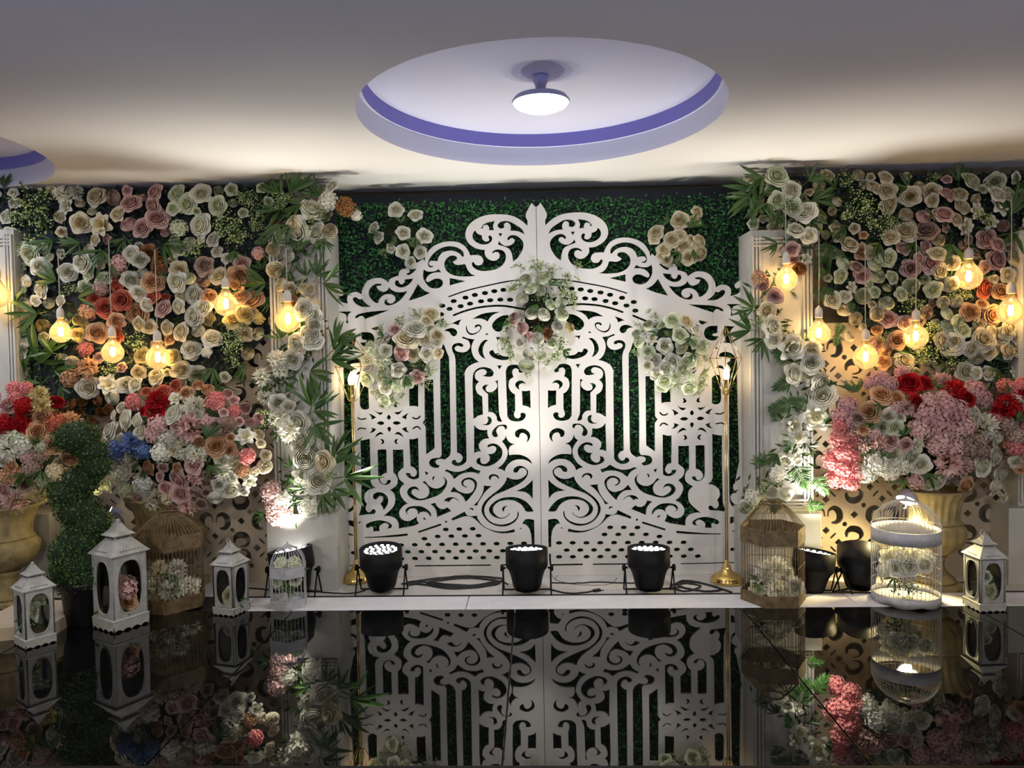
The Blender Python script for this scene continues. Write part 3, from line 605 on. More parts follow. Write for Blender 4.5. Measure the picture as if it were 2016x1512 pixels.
# ------------------------------------------------------------------ flowers
def patch(mb, fn, nu=4, nv=4, mi=0): mb.grid(fn, nu, nv, mi)
def petal(mb, phi, hw, prof, jit=0.0, tipcut=0.22, nu=4, nv=4):
    rs = [p[0] for p in prof]; zs = [p[1] for p in prof]; ks = np.linspace(0, 1, len(prof))
    def fn(u, v):
        s = u * 2 - 1; t = v * (1 - tipcut * s * s)
        r = np.interp(t, ks, rs); z = np.interp(t, ks, zs)
        a = phi + s * hw * (0.55 + 0.45 * math.sin(PI * min(1, t * 0.95 + 0.12)))
        r *= 1 + 0.05 * math.cos(s * 2.5 + phi * 3) * t
        return (r * math.cos(a), r * math.sin(a), z)
    mb.grid(fn, nu, nv)
def rose(seed, openness=1.0):
    g = random.Random(seed); mb = MB()
    lay = [(.055, .42, 2, 2.6, -.01), (.13, .44, 3, 1.9, -.01), (.21, .45, 3, 1.6, 0), (.31, .44, 4, 1.25, .015), (.43, .39, 4, 1.1, .035), (.56, .30, 5, .9, .06), (.69, .17, 5, .85, .09), (.80, 0.0, 5, .82, .14)]
    for k, (r, z, n, hw, c) in enumerate(lay):
        o = g.random() * 6
        for i in range(n):
            z2 = z + g.uniform(-.03, .03); r2 = r * g.uniform(.93, 1.07) * (openness if k > 4 else 1)
            petal(mb, o + i * 2 * PI / n + g.uniform(-.1, .1), hw, [(0.03, -0.42), (r2 * .72, -0.32 + .045 * k), (r2 * 1.06, z2 * .45 - .03), (r2 * 1.02, z2 - .03), (r2 + c, z2), (r2 + c * 1.9, z2 - c * .7)])
    return mb
def bud(seed):
    g = random.Random(seed); mb = MB()
    for k, (r, z, n, hw) in enumerate(((.10, .46, 2, 2.4), (.22, .50, 3, 1.7), (.36, .50, 3, 1.5), (.52, .46, 4, 1.2), (.68, .38, 4, 1.1), (.82, .24, 5, .92), (.92, .04, 5, .85))):
        o = g.random() * 6
        for i in range(n):
            z2 = z + g.uniform(-.04, .04)
            petal(mb, o + i * 2 * PI / n + g.uniform(-.15, .15), hw, [(.05, -.5), (r * .8, -.36), (r * 1.12, z2 * .3 - .1), (r * 1.04, z2 - .05), (r * .96 + .01, z2), (r * .98 + .035, z2 + .005)], tipcut=.2)
    return mb
def peony(seed, n=64, size=.42):
    g = random.Random(seed); mb = MB()
    for i in range(n):
        z = 1 - (i + .5) / n * 1.25; a = i * 2.39996
        d = Vector((math.sqrt(max(0, 1 - z * z)) * math.cos(a), math.sqrt(max(0, 1 - z * z)) * math.sin(a), z))
        q = d.to_track_quat('Z', 'Y').to_matrix() @ Matrix.Rotation(g.random() * 6.28, 3, 'Z')
        R0 = .42 + .12 * g.random(); s = size * g.uniform(.8, 1.2); tl = g.uniform(-.5, .5)
        def fn(u, v):
            x = (u - .5) * s * (0.5 + v * 1.1 - v * v * .5); y = v * s * .9
            p = Vector((x, y * math.cos(1.0 + tl) - .05, R0 + y * math.sin(1.0 + tl) + 1.5 * x * x / s + .04 * math.sin(u * 9 + i)))
            return q @ p * .98 - Vector((0, 0, .15))
        mb.grid(fn, 3, 3)
    return mb
def hydrangea(seed, n=64, fl=.165):
    g = random.Random(seed); mb = MB(); mb.ball((0, 0, -.12), .66, 12)
    for i in range(n):
        z = 1 - (i + .5) / n * 1.2; a = i * 2.39996 + g.uniform(-.2, .2)
        d = Vector((math.sqrt(max(0, 1 - z * z)) * math.cos(a), math.sqrt(max(0, 1 - z * z)) * math.sin(a), z))
        q = (d + Vector((g.uniform(-.3, .3), g.uniform(-.3, .3), g.uniform(-.3, .3)))).to_track_quat('Z', 'Y').to_matrix() @ Matrix.Rotation(g.random() * 6.28, 3, 'Z')
        c = d * g.uniform(.72, .92) - Vector((0, 0, .1))
        for k in range(4):
            b = Matrix.Rotation(k * PI / 2, 3, 'Z')
            vs = [q @ (b @ Vector(p)) + c for p in ((0, 0, 0), (fl * .55, -fl * .55, .03), (fl * 1.25, 0, .06), (fl * .55, fl * .55, .03), (fl * .6, 0, -.02))]
            mb.add(vs, [(0, 1, 4), (1, 2, 4), (2, 3, 4), (3, 0, 4)], 0, False)
    return mb
def leaf_mesh(seed):
    mb = MB(); leaf(mb, (0, 0, 0), (1, 0, 0), (0, 0, 1), 1.0, .075, .12 + .08 * seed, nv=6); return mb
def lily(seed, n=6):
    g = random.Random(seed); mb = MB(); o = g.random() * 6
    for k in range(2):
        m = n - k
        for i in range(m):
            rr = (.95, .62)[k] * g.uniform(.9, 1.1); zz = (0.05, .28)[k] + g.uniform(-.08, .08)
            petal(mb, o + k * .5 + i * 2 * PI / m, .62, [(.04, -.4), (rr * .3, -.2), (rr * .6, zz * .8), (rr * .85, zz + .04), (rr, zz - .08)], tipcut=.45)
    for i in range(6):
        a = i * PI / 3; mb.tube([(0, 0, -.2), (.06 * math.cos(a), .06 * math.sin(a), .12), (.14 * math.cos(a), .14 * math.sin(a), .26)], .022, 4)
    return mb
def leaf(mb, base, dirv, up, L, w, curl=0.25, mi=0, nv=5):
    d = Vector(dirv).normalized(); s = d.cross(Vector(up)).normalized(); n = s.cross(d).normalized(); base = Vector(base)
    def fn(u, v):
        x = u * 2 - 1; wid = w * (math.sin(PI * min(1, v * .93 + .05)) ** .8)
        return base + d * (L * v) + s * (x * wid) + n * (abs(x) * wid * .35 - curl * L * v * v)
    mb.grid(fn, 2, nv, mi)
def palm_frond(seed):
    g = random.Random(seed); mb = MB()
    for i in range(26):
        v = i / 25; sgn = 1 if i % 2 else -1; a = sgn * (1.15 - .7 * v)
        leaf(mb, (v * .75 - .2, 0, .06 * math.sin(v * 3)), (math.cos(a), math.sin(a), g.uniform(-.05, .25)), (0, 0, 1), (.5 - .25 * v) * g.uniform(.8, 1.1), .035, .25, nv=3)
    mb.tube([(-.4, 0, -.05), (.2, 0, .06), (.6, 0, .05)], .012, 4)
    return mb
def filler(seed, n=110, nl=46):
    g = random.Random(seed); mb = MB()
    for i in range(14):
        a = g.random() * 6.28; e = g.uniform(.3, 1.0); q = Vector((math.cos(a) * e, math.sin(a) * e, g.uniform(.05, .5)))
        mb.tube([(0, 0, -.3), q * .5, q * .95], .012, 3, 1)
        for k in range(n // 14):
            c = q * g.uniform(.55, 1.0) + Vector((g.uniform(-.2, .2), g.uniform(-.2, .2), g.uniform(-.12, .16)))
            s = g.uniform(.036, .062); m = Matrix.Rotation(g.random() * 3, 3, 'X') @ Matrix.Rotation(g.random() * 3, 3, 'Y')
            vs = [c + m @ Vector(p) * s for p in ((1, 0, 0), (-1, 0, 0), (0, 1, 0), (0, -1, 0), (0, 0, 1), (0, 0, -1))]
            mb.add(vs, [(0, 2, 4), (2, 1, 4), (1, 3, 4), (3, 0, 4), (2, 0, 5), (1, 2, 5), (3, 1, 5), (0, 3, 5)], 0)
        for k in range(nl // 14 + 1):
            c = q * g.uniform(.3, .95) + Vector((g.uniform(-.15, .15), g.uniform(-.15, .15), -.05))
            leaf(mb, c, (g.uniform(-1, 1), g.uniform(-1, 1), g.uniform(0, .6)), (.1, .1, 1), g.uniform(.12, .2), .045, .2, 2, nv=2)
    return mb
VAR = {'r': [rose(i, 1 + .12 * (i % 3 - 1)).mesh('rose') for i in range(6)], 'b': [bud(10 + i).mesh('ranunculus') for i in range(4)],
       'p': [peony(20 + i).mesh('peony') for i in range(3)], 'h': [hydrangea(30 + i).mesh('hydrangea') for i in range(3)],
       'l': [lily(40 + i).mesh('lily') for i in range(3)], 'v': [MB().tube([(-.35, 0, -.1), (-.1, 0, 0), (.2, 0, .05)], .018, 4).mesh('leaf_spray')],
       'x': [leaf_mesh(i).mesh('leaf') for i in range(4)], 'n': [palm_frond(60 + i).mesh('fern_frond') for i in range(2)], 'f': [filler(70 + i).mesh('filler_spray') for i in range(4)]}
NAME = {'r': 'rose', 'b': 'ranunculus', 'p': 'peony', 'h': 'hydrangea', 'l': 'lily', 'v': 'leaf_spray', 'n': 'fern_frond', 'f': 'filler_spray'}
for k in 'rbphl':
    for me in VAR[k]: me.materials.append(PM['w'])
for me in VAR['v'] + VAR['n'] + VAR['x']: me.materials.append(M['leaf'])
for me in VAR['f']:
    for m_ in (M['filler'], M['twig'], M['leaf']): me.materials.append(m_)
def basis(nrm, spin):
    q = Vector(nrm).normalized().to_track_quat('Z', 'Y').to_matrix()
    return q @ Matrix.Rotation(spin, 3, 'Z')
def bloom(code, P, r, nrm, parent, spin=None, label=None):
    """one flower or spray as a part of its wall, garland or bouquet"""
    k = code[0]; me = random.choice(VAR[k])
    o = bpy.data.objects.new(NAME[k], me); COL.objects.link(o)
    o.parent = parent; o.location = Vector(P) - parent.location
    sc = r * {'r': 1.14, 'b': 1.14, 'p': 1.15, 'h': 1.1, 'l': 1.15, 'v': 1.35, 'n': 1.4, 'f': 1.1}[k]
    o.rotation_euler = basis(nrm, random.random() * 6.28 if spin is None else spin).to_euler(); o.scale = (sc, sc, sc)
    if k == 'v':                                         # each long leaf of a spray is a piece of its own
        n = 7
        for i in range(n):
            l = bpy.data.objects.new('leaf', random.choice(VAR['x'])); COL.objects.link(l); l.parent = o
            a = (i / (n - 1) - .5) * 1.75 + random.uniform(-.25, .25)
            m = Matrix.Rotation(a, 3, 'Z') @ Matrix.Rotation(-random.uniform(0, .45), 3, 'Y') @ Matrix.Rotation(random.uniform(-.7, .7), 3, 'X')
            s = random.uniform(.85, 1.3); l.location = (.06 * math.cos(a), .06 * math.sin(a), .03); l.rotation_euler = m.to_euler(); l.scale = (s, s * random.uniform(.85, 1.25), s)
    if k in 'rbphl':
        o.material_slots[0].link = 'OBJECT'; o.material_slots[0].material = PM[code[1]]
        if code[1] in 'uRd': o['label'] = f"{PN[code[1]]} {NAME[k]}"
    return o
def toward(px, py, Y): return -(RM @ Vector(((px - CX) / F, 1.0, -(py - CY) / F))).normalized()
def parse_fl(s, ox, oy, sc=4.032):
    out = []
    for w in s.replace('\n', ' ').split():
        a = w.split(','); out.append((float(a[0]) / sc + ox, float(a[1]) / sc + oy, float(a[2]) / sc, a[3], float(a[4]) if len(a) > 4 else None))
    return out
# positions read from the photograph: x,y,radius (in enlarged picture points),kind+colour[,direction]
WALL_L = parse_fl('''1230,235,70,rk 1040,320,75,rk 1215,345,75,rk 1245,440,85,rk 1020,490,60,bk 1130,520,75,rk 1400,245,65,rg 1595,245,75,rw 1480,330,75,rg 1725,345,75,rg 1370,365,55,rg
1590,500,85,rw 1690,610,60,rw 1500,645,55,bg 1420,520,70,hg 490,250,60,pw 600,235,60,pw 765,270,85,rc 900,280,60,bm 525,345,70,lw 645,480,85,rc 800,490,95,lc 930,410,60,rc
45,430,55,rw 75,570,60,rg 135,680,60,rg 235,730,70,rg 320,825,75,rw 210,940,45,bw 325,1010,70,rw 650,800,80,rw 540,870,65,rw 1040,725,60,rw 1110,770,60,rw 1180,720,60,rd
795,800,45,rk 945,800,70,hk 965,850,40,rk 700,890,45,rg 670,985,50,rg 820,920,60,rg 905,870,45,bm 1035,930,75,rw 800,1000,60,hk 1095,1035,60,rw 1270,820,80,hd 1215,950,80,re 965,1090,75,ro
835,1150,75,ro 1215,1060,60,ro 1420,850,65,rc 1400,945,80,rw 1500,920,50,bg 1620,820,75,rm 1610,940,55,bm 1740,900,70,rc 1920,800,60,rk 1800,760,45,rw 1880,950,80,re 1960,920,60,re
1540,1050,80,rw 1660,1060,55,re 1440,1060,60,rc 1415,1140,65,rw 1290,1160,65,rk 1160,1130,60,rw 1090,1200,85,re 1610,1150,65,rw 1540,1220,80,rw 1655,1235,60,ry 1855,1260,70,ry 1955,1200,60,ry 1920,1065,60,re
700,1180,70,he 920,1260,70,re 930,1370,60,ro 620,1250,40,by 770,1350,85,re 1100,1280,60,rc 1185,1300,55,rc 1325,1310,60,rc 1435,1345,70,rc 1570,1330,50,bw 1685,1395,70,rw 1350,1400,45,re 1520,1480,70,rw 680,1480,60,hK
60,1060,80,lw 30,1210,50,bc 270,330,170,f 330,480,150,f 150,450,110,f 1960,290,90,f 1830,500,140,f 1900,600,100,f 240,640,90,f 1080,1420,120,f 1850,1400,120,f 560,1010,80,f 1550,700,90,f 1300,880,60,f
830,700,130,v,230 1300,650,130,v,-20 450,940,120,v,150 620,1070,120,v,20 300,1200,130,v,200 540,1180,60,v,260 100,1150,120,v,100 1860,700,80,v,280 1950,970,90,v,190 640,640,100,v,200 1000,600,90,v,250 420,620,100,v,220 250,1350,150,v,240 480,1400,100,v,60 30,200,80,v,80''', 0, 320) \
 + parse_fl('''440,720,55,hk 290,900,90,re 400,1090,80,re 345,1200,70,ry 240,1250,70,ry 330,1360,60,rc 440,1240,50,hy 480,850,110,v,140 500,960,120,v,175 620,380,120,v,180 700,400,110,v,200 480,700,80,v,250 560,1080,80,v,210
350,290,100,f 420,420,100,f 250,560,110,f 130,420,70,f 450,520,80,f 230,1400,110,f 330,1290,50,f 560,250,90,v,100 450,330,80,v,60 470,620,70,n,200''', 400, 320) \
 + parse_fl('''50,115,65,rw 40,250,70,rw 700,180,85,pe 560,260,75,he 860,310,80,lw 700,335,75,rw 965,175,45,rk 1100,215,60,rc 1000,310,65,rw 1070,310,60,rw 1240,245,65,rc 1130,80,60,ry 1360,90,70,ry 1440,190,75,rc
1520,50,70,rw 1640,55,45,hw 1560,230,75,rw 890,410,60,bw 570,460,40,bd 650,445,40,bd 775,440,40,bd 860,510,40,bd 720,610,40,bd 300,130,200,v,60 330,300,150,v,230 200,230,140,v,120 430,200,120,v,10 1700,180,120,v,250 1720,320,100,v,280 1950,150,110,v,230 1620,330,90,v,260
1840,80,110,f 880,200,80,f 1550,300,80,f 1180,140,70,f 420,60,100,v,160 480,330,90,v,320''', 0, 680)
WALL_R = parse_fl('''930,220,65,rc 945,330,80,rc 1115,270,75,rc 1280,230,60,rc 1410,250,60,rk 1290,300,50,rc 1510,250,65,rc 1600,145,70,rg 1790,150,75,rg 1810,250,65,rw 1840,330,95,lw 1890,250,60,rw 1380,410,80,rk 1530,350,60,rc
1640,380,70,lw 1480,450,60,rc 1560,510,80,lw 1750,470,60,lw 1215,430,55,bk 1080,540,80,rc 1240,540,80,rm 1080,410,50,bc 960,590,60,rc 635,650,75,rc 730,710,60,re 800,720,50,rc 1060,680,55,rk 1235,670,50,rk 1335,610,50,bc 1330,720,60,rc
940,760,70,rg 1280,800,80,rk 1350,860,65,rc 1440,795,55,rc 1120,840,80,rk 1180,760,50,rk 830,810,55,bg 690,830,60,rm 740,900,65,rk 580,805,55,bg 560,900,65,rg 850,900,60,bg 970,910,60,rg 650,990,50,lw 740,1060,60,bg 835,1030,50,rg
1120,980,60,bg 1045,1045,60,rg 925,1115,55,bg 1300,1010,60,rg 1440,970,60,rc 1375,1110,45,bw 1480,1105,45,bw 500,1090,60,rw 850,1200,55,bc 590,1170,50,bc 680,1240,50,bc 630,1380,40,bc 945,1240,70,rk 1070,1270,55,rk 1240,1195,55,bm 850,1330,40,be
1720,600,80,rk 1810,650,60,rk 1620,720,50,rm 1800,770,90,rk 1700,830,60,rk 1890,890,60,rc 1960,760,60,bc 1700,1000,85,ro 1830,1020,60,re 1980,1070,50,ro 1590,1185,70,re 1770,1210,75,re 1405,1200,50,bg 1420,1290,65,rg 1530,1330,65,rg 1490,1260,50,bg
1310,1290,45,bg 1360,1400,55,rc 1010,1410,80,re 1470,1420,70,rw 1700,1420,75,rc 1820,1380,70,rc 1900,1320,65,rc 1980,1370,60,rc 1610,1480,70,rc 850,1440,60,re 720,300,140,f 620,400,110,f 750,420,120,f 860,490,120,f 600,120,90,f 980,470,70,f
1270,420,70,f 1700,440,90,f 1290,130,70,f 1480,1040,80,f 1150,1130,110,f 1270,1340,90,f 900,1380,60,f 1550,1060,60,f
420,310,120,v,20 480,650,100,v,250 1150,640,100,v,240 1430,640,140,v,250 870,640,90,v,250 300,960,100,v,150 1900,420,140,v,80 1980,330,100,v,60 1940,560,110,v,250 1740,560,80,v,100 1100,200,90,v,150 520,200,90,v,150 460,760,90,v,220 420,980,90,v,260 600,520,80,v,210 1500,150,90,v,100 1950,200,80,v,30
420,860,80,n,230 470,1010,70,n,300 650,1130,70,n,260 560,1300,90,n,250''', 1516, 320) \
 + parse_fl('''1450,120,80,rw 1360,80,65,rc 1600,150,60,rw 1700,70,75,rc 1820,110,70,rc 1890,170,70,rc 1730,170,60,rc 1960,150,60,rc 1640,220,50,bw 1560,330,70,rw 1640,340,50,rw 1740,340,65,rw 1950,330,50,lw 1070,245,70,rc 900,250,60,re 830,140,60,rk
920,170,45,be 1150,340,40,bc 1750,20,60,rc 1880,20,60,rc 1980,60,55,rc 1300,170,110,f 1450,240,90,f 1180,220,80,f 1560,200,80,f 1900,260,120,v,110 1800,300,100,v,250 1400,290,90,v,200 1120,190,80,v,140 1960,400,80,v,220 540,60,80,n,250''', 1516, 650)
GARL_L = parse_fl('''1020,190,50,rw 860,370,90,rw 990,310,70,hw 1215,420,40,hw 750,540,80,rw 895,560,70,rw 1005,545,50,bc 725,480,50,bc 1130,350,70,hd 680,745,40,bw 555,690,45,bc 570,850,55,bc 615,970,45,bc 685,995,40,bc 820,1005,50,bc 700,1080,45,hd
800,1165,65,rw 870,1210,65,rw 880,1290,65,rw 850,1370,65,rw 880,1420,60,rw 740,1430,70,rw 720,1110,40,be 900,900,110,v,60 960,960,130,v,-10 730,680,100,v,60 760,700,90,v,100 1050,1420,130,v,40 620,1400,100,v,110 700,1400,90,v,80 940,430,60,f 1130,400,70,f 660,900,70,n,120 900,250,90,v,150 850,270,80,v,30 960,620,70,v,280 820,900,80,v,100 620,260,120,v,120 700,230,120,v,60 780,330,110,v,200 600,480,120,v,250 700,500,110,v,220 840,480,90,f 620,300,100,f 900,620,70,v,300 560,560,90,v,240''', 400, 320) \
 + parse_fl('''180,190,60,pw 210,270,55,pw 300,190,65,rw 70,330,60,pw 440,50,60,rw 340,90,60,rc 85,480,50,pw 190,530,65,rw 270,560,50,rw 200,640,70,pw 350,680,70,rw 290,750,80,pw 370,840,85,rw 400,960,75,bw 380,1100,80,lw 500,1140,85,rw 545,990,70,rc
470,890,45,rw 430,1350,75,hw 140,1230,80,hk 220,1290,70,hw 200,1400,90,hk 150,1330,60,hk 450,1270,40,bw 620,120,140,v,40 600,190,140,v,10 440,280,150,v,-25 120,340,100,v,200 450,560,150,v,75 470,600,130,v,10 480,700,130,v,300 90,660,100,f 640,930,150,v,20 620,1010,130,v,60 700,1110,170,v,5 620,1200,120,v,330
540,1250,120,v,300 310,1310,80,v,200 380,1200,90,v,140 600,1100,60,f 290,1030,60,v,120 200,770,60,v,190 60,720,70,v,260 80,1400,60,v,200''', 500, 660, 3.977)
GARL_R = parse_fl('''60,105,70,rg 15,200,45,rg 175,215,65,rw 60,300,60,rg 185,360,60,rg 280,390,75,rw 205,535,65,rw 310,580,60,rw 170,690,55,rk 170,780,50,bk 290,765,45,lw 230,850,45,bd 30,1400,60,rw 170,1460,85,rw 330,1470,55,rc 190,290,60,f 60,640,90,v,200 -120,200,150,v,215 -160,260,130,v,230 -60,120,120,v,200 40,420,60,v,250
-90,920,60,he -60,960,50,bk -20,1180,60,rc 20,1300,80,rw 40,1060,50,rk -110,1270,70,f -150,1330,130,v,170 -130,1160,110,v,160 -60,1400,110,v,230 300,150,110,v,40 80,180,100,v,200 330,300,110,v,10 -80,300,110,v,240 120,330,80,f -20,320,90,v,260 300,450,100,v,300 100,420,80,v,250''', 1516, 320) \
 + parse_fl('''30,80,60,rw 170,140,95,lw 330,150,60,rc 330,260,70,rw 190,350,75,rw 310,370,70,lw 400,420,70,rw 420,520,85,rw 370,690,110,lw 200,760,70,lw 230,850,65,lw 120,1030,70,lw 210,1030,50,lw 60,1140,60,hw 125,1300,55,rw 20,1290,40,bw
120,220,120,n,150 130,420,130,n,200 130,600,150,n,190 60,700,110,n,120 230,1120,170,n,290 380,1200,140,n,300 450,440,90,n,10 420,750,80,v,20 300,920,60,v,340 150,900,90,n,250 60,980,90,v,230 60,1350,120,n,250 -60,1250,60,f 250,580,110,n,160 320,1390,110,n,0 -20,1060,80,v,150 -140,1330,60,hw -190,1400,50,bg''', 1516, 650)
URN_L = parse_fl('''1290,365,60,ro 1250,440,90,pR 1230,520,70,rR 1060,450,70,hK 1390,420,60,lw 1475,380,60,re 1540,480,85,pw 1710,440,80,hK 1860,520,55,hK 1380,540,75,rw 1575,555,35,bw 1000,590,80,rw 1090,600,65,rw 880,680,85,rw 840,770,75,rw 960,760,60,rw 1110,690,60,rw
1250,630,85,hk 1220,710,70,hk 1500,650,110,pk 1340,740,80,hw 930,830,90,hu 1050,780,100,pu 1140,840,70,hu 1040,885,75,rw 1280,850,85,hw 1450,830,80,pw 1560,870,75,pw 1720,640,70,rk 1800,640,70,pm 1720,800,80,re 1810,830,70,re 1950,720,80,lw 1960,880,70,hK
1180,970,65,re 1290,970,45,rk 1410,980,55,re 1540,945,75,rk 1415,1060,75,rk 1555,1040,70,pk 960,1010,95,hw 860,930,70,hg 1770,920,60,rw 1770,1000,70,pw 1740,1110,60,rw 1830,1150,75,rw 1870,930,50,bc 1135,1100,85,hw 1310,1130,60,rk 1430,1180,75,rk 850,1110,65,rg
750,1130,70,hg 1000,1150,70,hg 1220,1220,80,pw 1330,1220,50,pc 1480,1290,75,pk 1640,1090,55,rm 1930,1000,60,he 1980,1080,60,lw 1640,730,90,v,60 1100,930,80,v,200 880,1000,80,v,180 1330,900,60,f 1650,950,80,v,300 1480,740,60,f 1200,560,60,v,150 1420,640,60,rk 1380,820,60,rc 1620,600,60,hk 1150,1000,50,v,230''', 0, 680)
URN_FL = parse_fl('''60,480,80,rk 110,340,60,hK 200,340,60,hK 190,480,75,hR 200,560,80,pR 40,620,80,hR 310,390,70,py 330,480,80,py 330,570,80,re 440,620,80,ho 550,600,80,pe 300,680,85,re 420,790,75,re 130,740,80,hg 60,830,90,pw 190,800,80,hw 220,880,60,hk 330,870,60,hm
90,950,60,re 50,1040,70,he 130,1030,70,he 250,970,70,hm 430,1000,70,hc 350,1070,60,hg 120,1240,90,pk 320,1200,60,py 200,1110,60,rm 30,1150,60,rk 330,990,80,v,250 200,1010,80,v,230 380,1090,90,v,290 60,730,60,hw 260,790,60,v,60 450,450,50,bR 120,420,60,hK 160,640,70,rR 20,900,70,rw 330,800,50,hg''', 0, 680)
URN_R = parse_fl('''870,390,75,hP 950,430,70,hP 790,420,55,hP 1050,340,60,pP 1100,420,100,rR 1220,420,70,rR 1170,590,85,rR 1370,400,70,pP 1460,480,90,pR 1560,540,75,rR 1620,480,90,hP 1690,550,80,hP 620,600,80,hP 560,680,70,hP 640,740,70,hP 890,510,75,re 1000,540,80,re
790,650,75,re 740,790,50,re 940,690,65,rw 1030,690,50,rw 1070,620,70,pk 1250,560,70,hk 1370,540,70,hk 1400,620,100,hP 1250,680,110,hP 1190,790,90,hk 1330,740,100,hP 1480,640,100,hP 1450,800,100,hk 1350,860,90,hk 1620,670,70,rw 1720,760,100,pw 1780,840,70,pw
900,770,75,rg 990,770,65,rg 820,820,60,hk 560,870,90,hK 590,960,90,hK 650,1000,70,hK 500,1030,90,hK 600,1080,100,hK 520,1180,80,hK 640,1200,80,hK 700,1140,60,hK 560,760,70,hK 740,890,80,pm 860,880,70,pk 950,880,70,rk 1080,910,60,rk 1170,920,70,lw 980,990,75,rw
1120,1010,75,rw 1200,1070,75,rw 850,1060,100,hw 760,1130,90,hw 950,1120,80,hw 1320,920,80,hk 1450,930,90,hk 1560,920,90,hm 1650,880,70,hm 1420,1060,100,pk 1530,1080,80,pk 1340,1190,75,rw 1270,1230,55,rw 1160,1200,70,hk 1420,1140,60,rw 1690,1080,80,rw 1790,1000,75,rw
1830,1130,80,rw 1790,1230,80,rw 1560,1230,70,re 1860,1330,50,lw 1680,960,70,hm 1300,450,70,v,40 700,490,100,v,120 890,600,60,v,200 1600,800,70,v,80 1250,1130,80,v,280 890,1020,50,v,60 1080,1190,80,v,230 1560,760,80,hk 1060,1080,70,hw 700,700,60,rm 830,740,60,v,200 1060,840,60,v,100 1000,620,60,hk 680,880,60,hK''', 1516, 650)
URN_FR = parse_fl('''1860,440,60,hK 1930,460,60,hK 2000,430,60,hK 1960,560,60,hw 1880,600,90,pR 1950,640,80,hR 1830,650,60,rR 1800,710,55,hK 1890,760,80,hm 1950,920,80,hK 1960,840,70,hm 1960,1050,60,rw 2010,1100,60,re 2060,500,80,rR 2080,620,90,hm 2080,760,80,hK 2100,900,80,rw 2060,1000,80,hk 2120,1080,70,hm 1900,500,60,v,120 1960,720,60,v,60 2040,420,60,hK''', 1516, 650)
B_LEFT = parse_fl('''1000,1190,75,rc 960,1255,60,rc 850,1330,90,rw 660,1340,60,rk 770,1420,100,rc 940,1430,70,rc 1060,1400,75,rc 530,1340,70,f 870,1190,80,f 700,1270,90,f 1100,1280,80,f 560,1400,60,v,170 1080,1090,40,f 990,1330,60,f''', 640, 370, 4.8) \
 + parse_fl('''440,75,75,pg 570,100,65,rw 715,120,75,rk 830,130,70,rc 960,130,65,rw 545,190,80,pg 690,280,75,rw 390,365,80,rg 545,330,85,rg 570,440,70,rw 870,345,65,rk 680,430,60,pg 780,400,60,rg 560,570,60,rg 1060,20,50,rw 1070,120,60,rc 400,190,60,f 980,290,90,f 950,400,80,f
860,210,80,f 480,480,70,f 640,560,90,f 540,640,60,f 470,20,60,f 760,330,80,v,300 640,370,70,v,200 720,520,60,f''', 640, 670, 4.8)
B_MID = parse_fl('''880,250,55,bg 1055,235,75,bg 935,340,65,bg 845,440,60,bw 1030,370,50,bg 940,590,60,bw 1060,600,65,bw 1245,600,60,bg 1230,490,60,bg 770,640,60,bm 850,735,60,bk 1195,725,55,bw 1320,730,50,by 1095,790,50,bd 925,810,40,bk 1000,840,60,bw 830,880,40,bw 1140,880,50,bg
920,1000,65,bw 1035,1010,50,bg 890,1110,75,bg 1130,500,50,bg 850,110,110,f 990,130,120,f 1130,180,100,f 1300,200,120,f 1390,110,70,f 760,330,90,f 1060,420,100,f 1280,400,130,f 720,700,110,f 700,880,120,f 740,980,100,f 1230,900,110,f 1180,1010,100,f 900,1190,60,f 1340,460,90,f 1120,320,90,v,40 1000,500,80,v,240
820,300,80,f 1260,300,90,f 1090,1080,70,f 1010,700,70,v,250 1250,950,70,v,330''', 860, 500, 5.04)
B_RIGHT = parse_fl('''440,490,130,rg 650,500,110,rc 800,640,90,rw 550,720,120,rg 310,890,130,rw 110,780,90,lw 580,900,110,rg 900,900,110,rg 780,840,90,rg 50,980,100,rg 140,1100,110,rw 40,1200,100,rw 430,1130,130,rw 690,1120,110,rg 860,1150,75,rw 340,1250,120,rw 165,1350,95,rw 600,1260,110,rg 490,1340,110,rg 300,1440,110,rg
50,560,80,bg 740,1390,80,hg -60,640,110,f -120,560,90,f 260,560,110,f 700,600,100,f 960,1100,110,f 900,1350,130,f 700,750,100,v,250 750,1000,90,v,280 380,700,90,f 50,350,80,f 180,430,90,f 880,1480,90,f 200,700,90,v,150 -100,820,90,bg -140,700,70,bg''', 1270, 570, 8) \
 + parse_fl('''1100,400,60,rg 1170,350,60,rg 1280,460,60,rg 1060,440,50,rg 1190,430,60,f 1380,420,60,f 1340,470,60,f 1020,340,50,rw 1110,460,50,f 860,180,50,f 1400,330,60,f''', 1040, 650)
SPRAY_L = parse_fl('''670,205,65,rw 855,255,60,rw 460,375,50,rw 505,465,50,rw 740,425,65,rw 940,455,70,rw 620,570,50,rw 735,600,60,rw 900,610,55,rw 810,700,50,rw 500,420,60,v,200 560,620,60,f 850,540,80,f 720,330,50,v,90 860,470,60,v,250 930,560,60,f 680,520,50,v,150''', 640, 370, 4.8)
SPRAY_R = parse_fl('''1340,190,50,rc 1330,260,45,rc 1205,260,65,rc 1010,360,60,rc 1000,400,45,rc 1080,490,65,rc 1060,540,45,rc 1140,410,60,rc 1200,390,55,rc 1240,460,70,rc 1360,430,65,rc 1370,520,65,rc 1270,550,60,rc 1100,570,45,rc 1290,420,50,rc 1120,270,50,v,150 1280,320,80,v,60 1210,510,70,v,230 1160,590,60,f 1300,490,60,v,300''', 1040, 370)
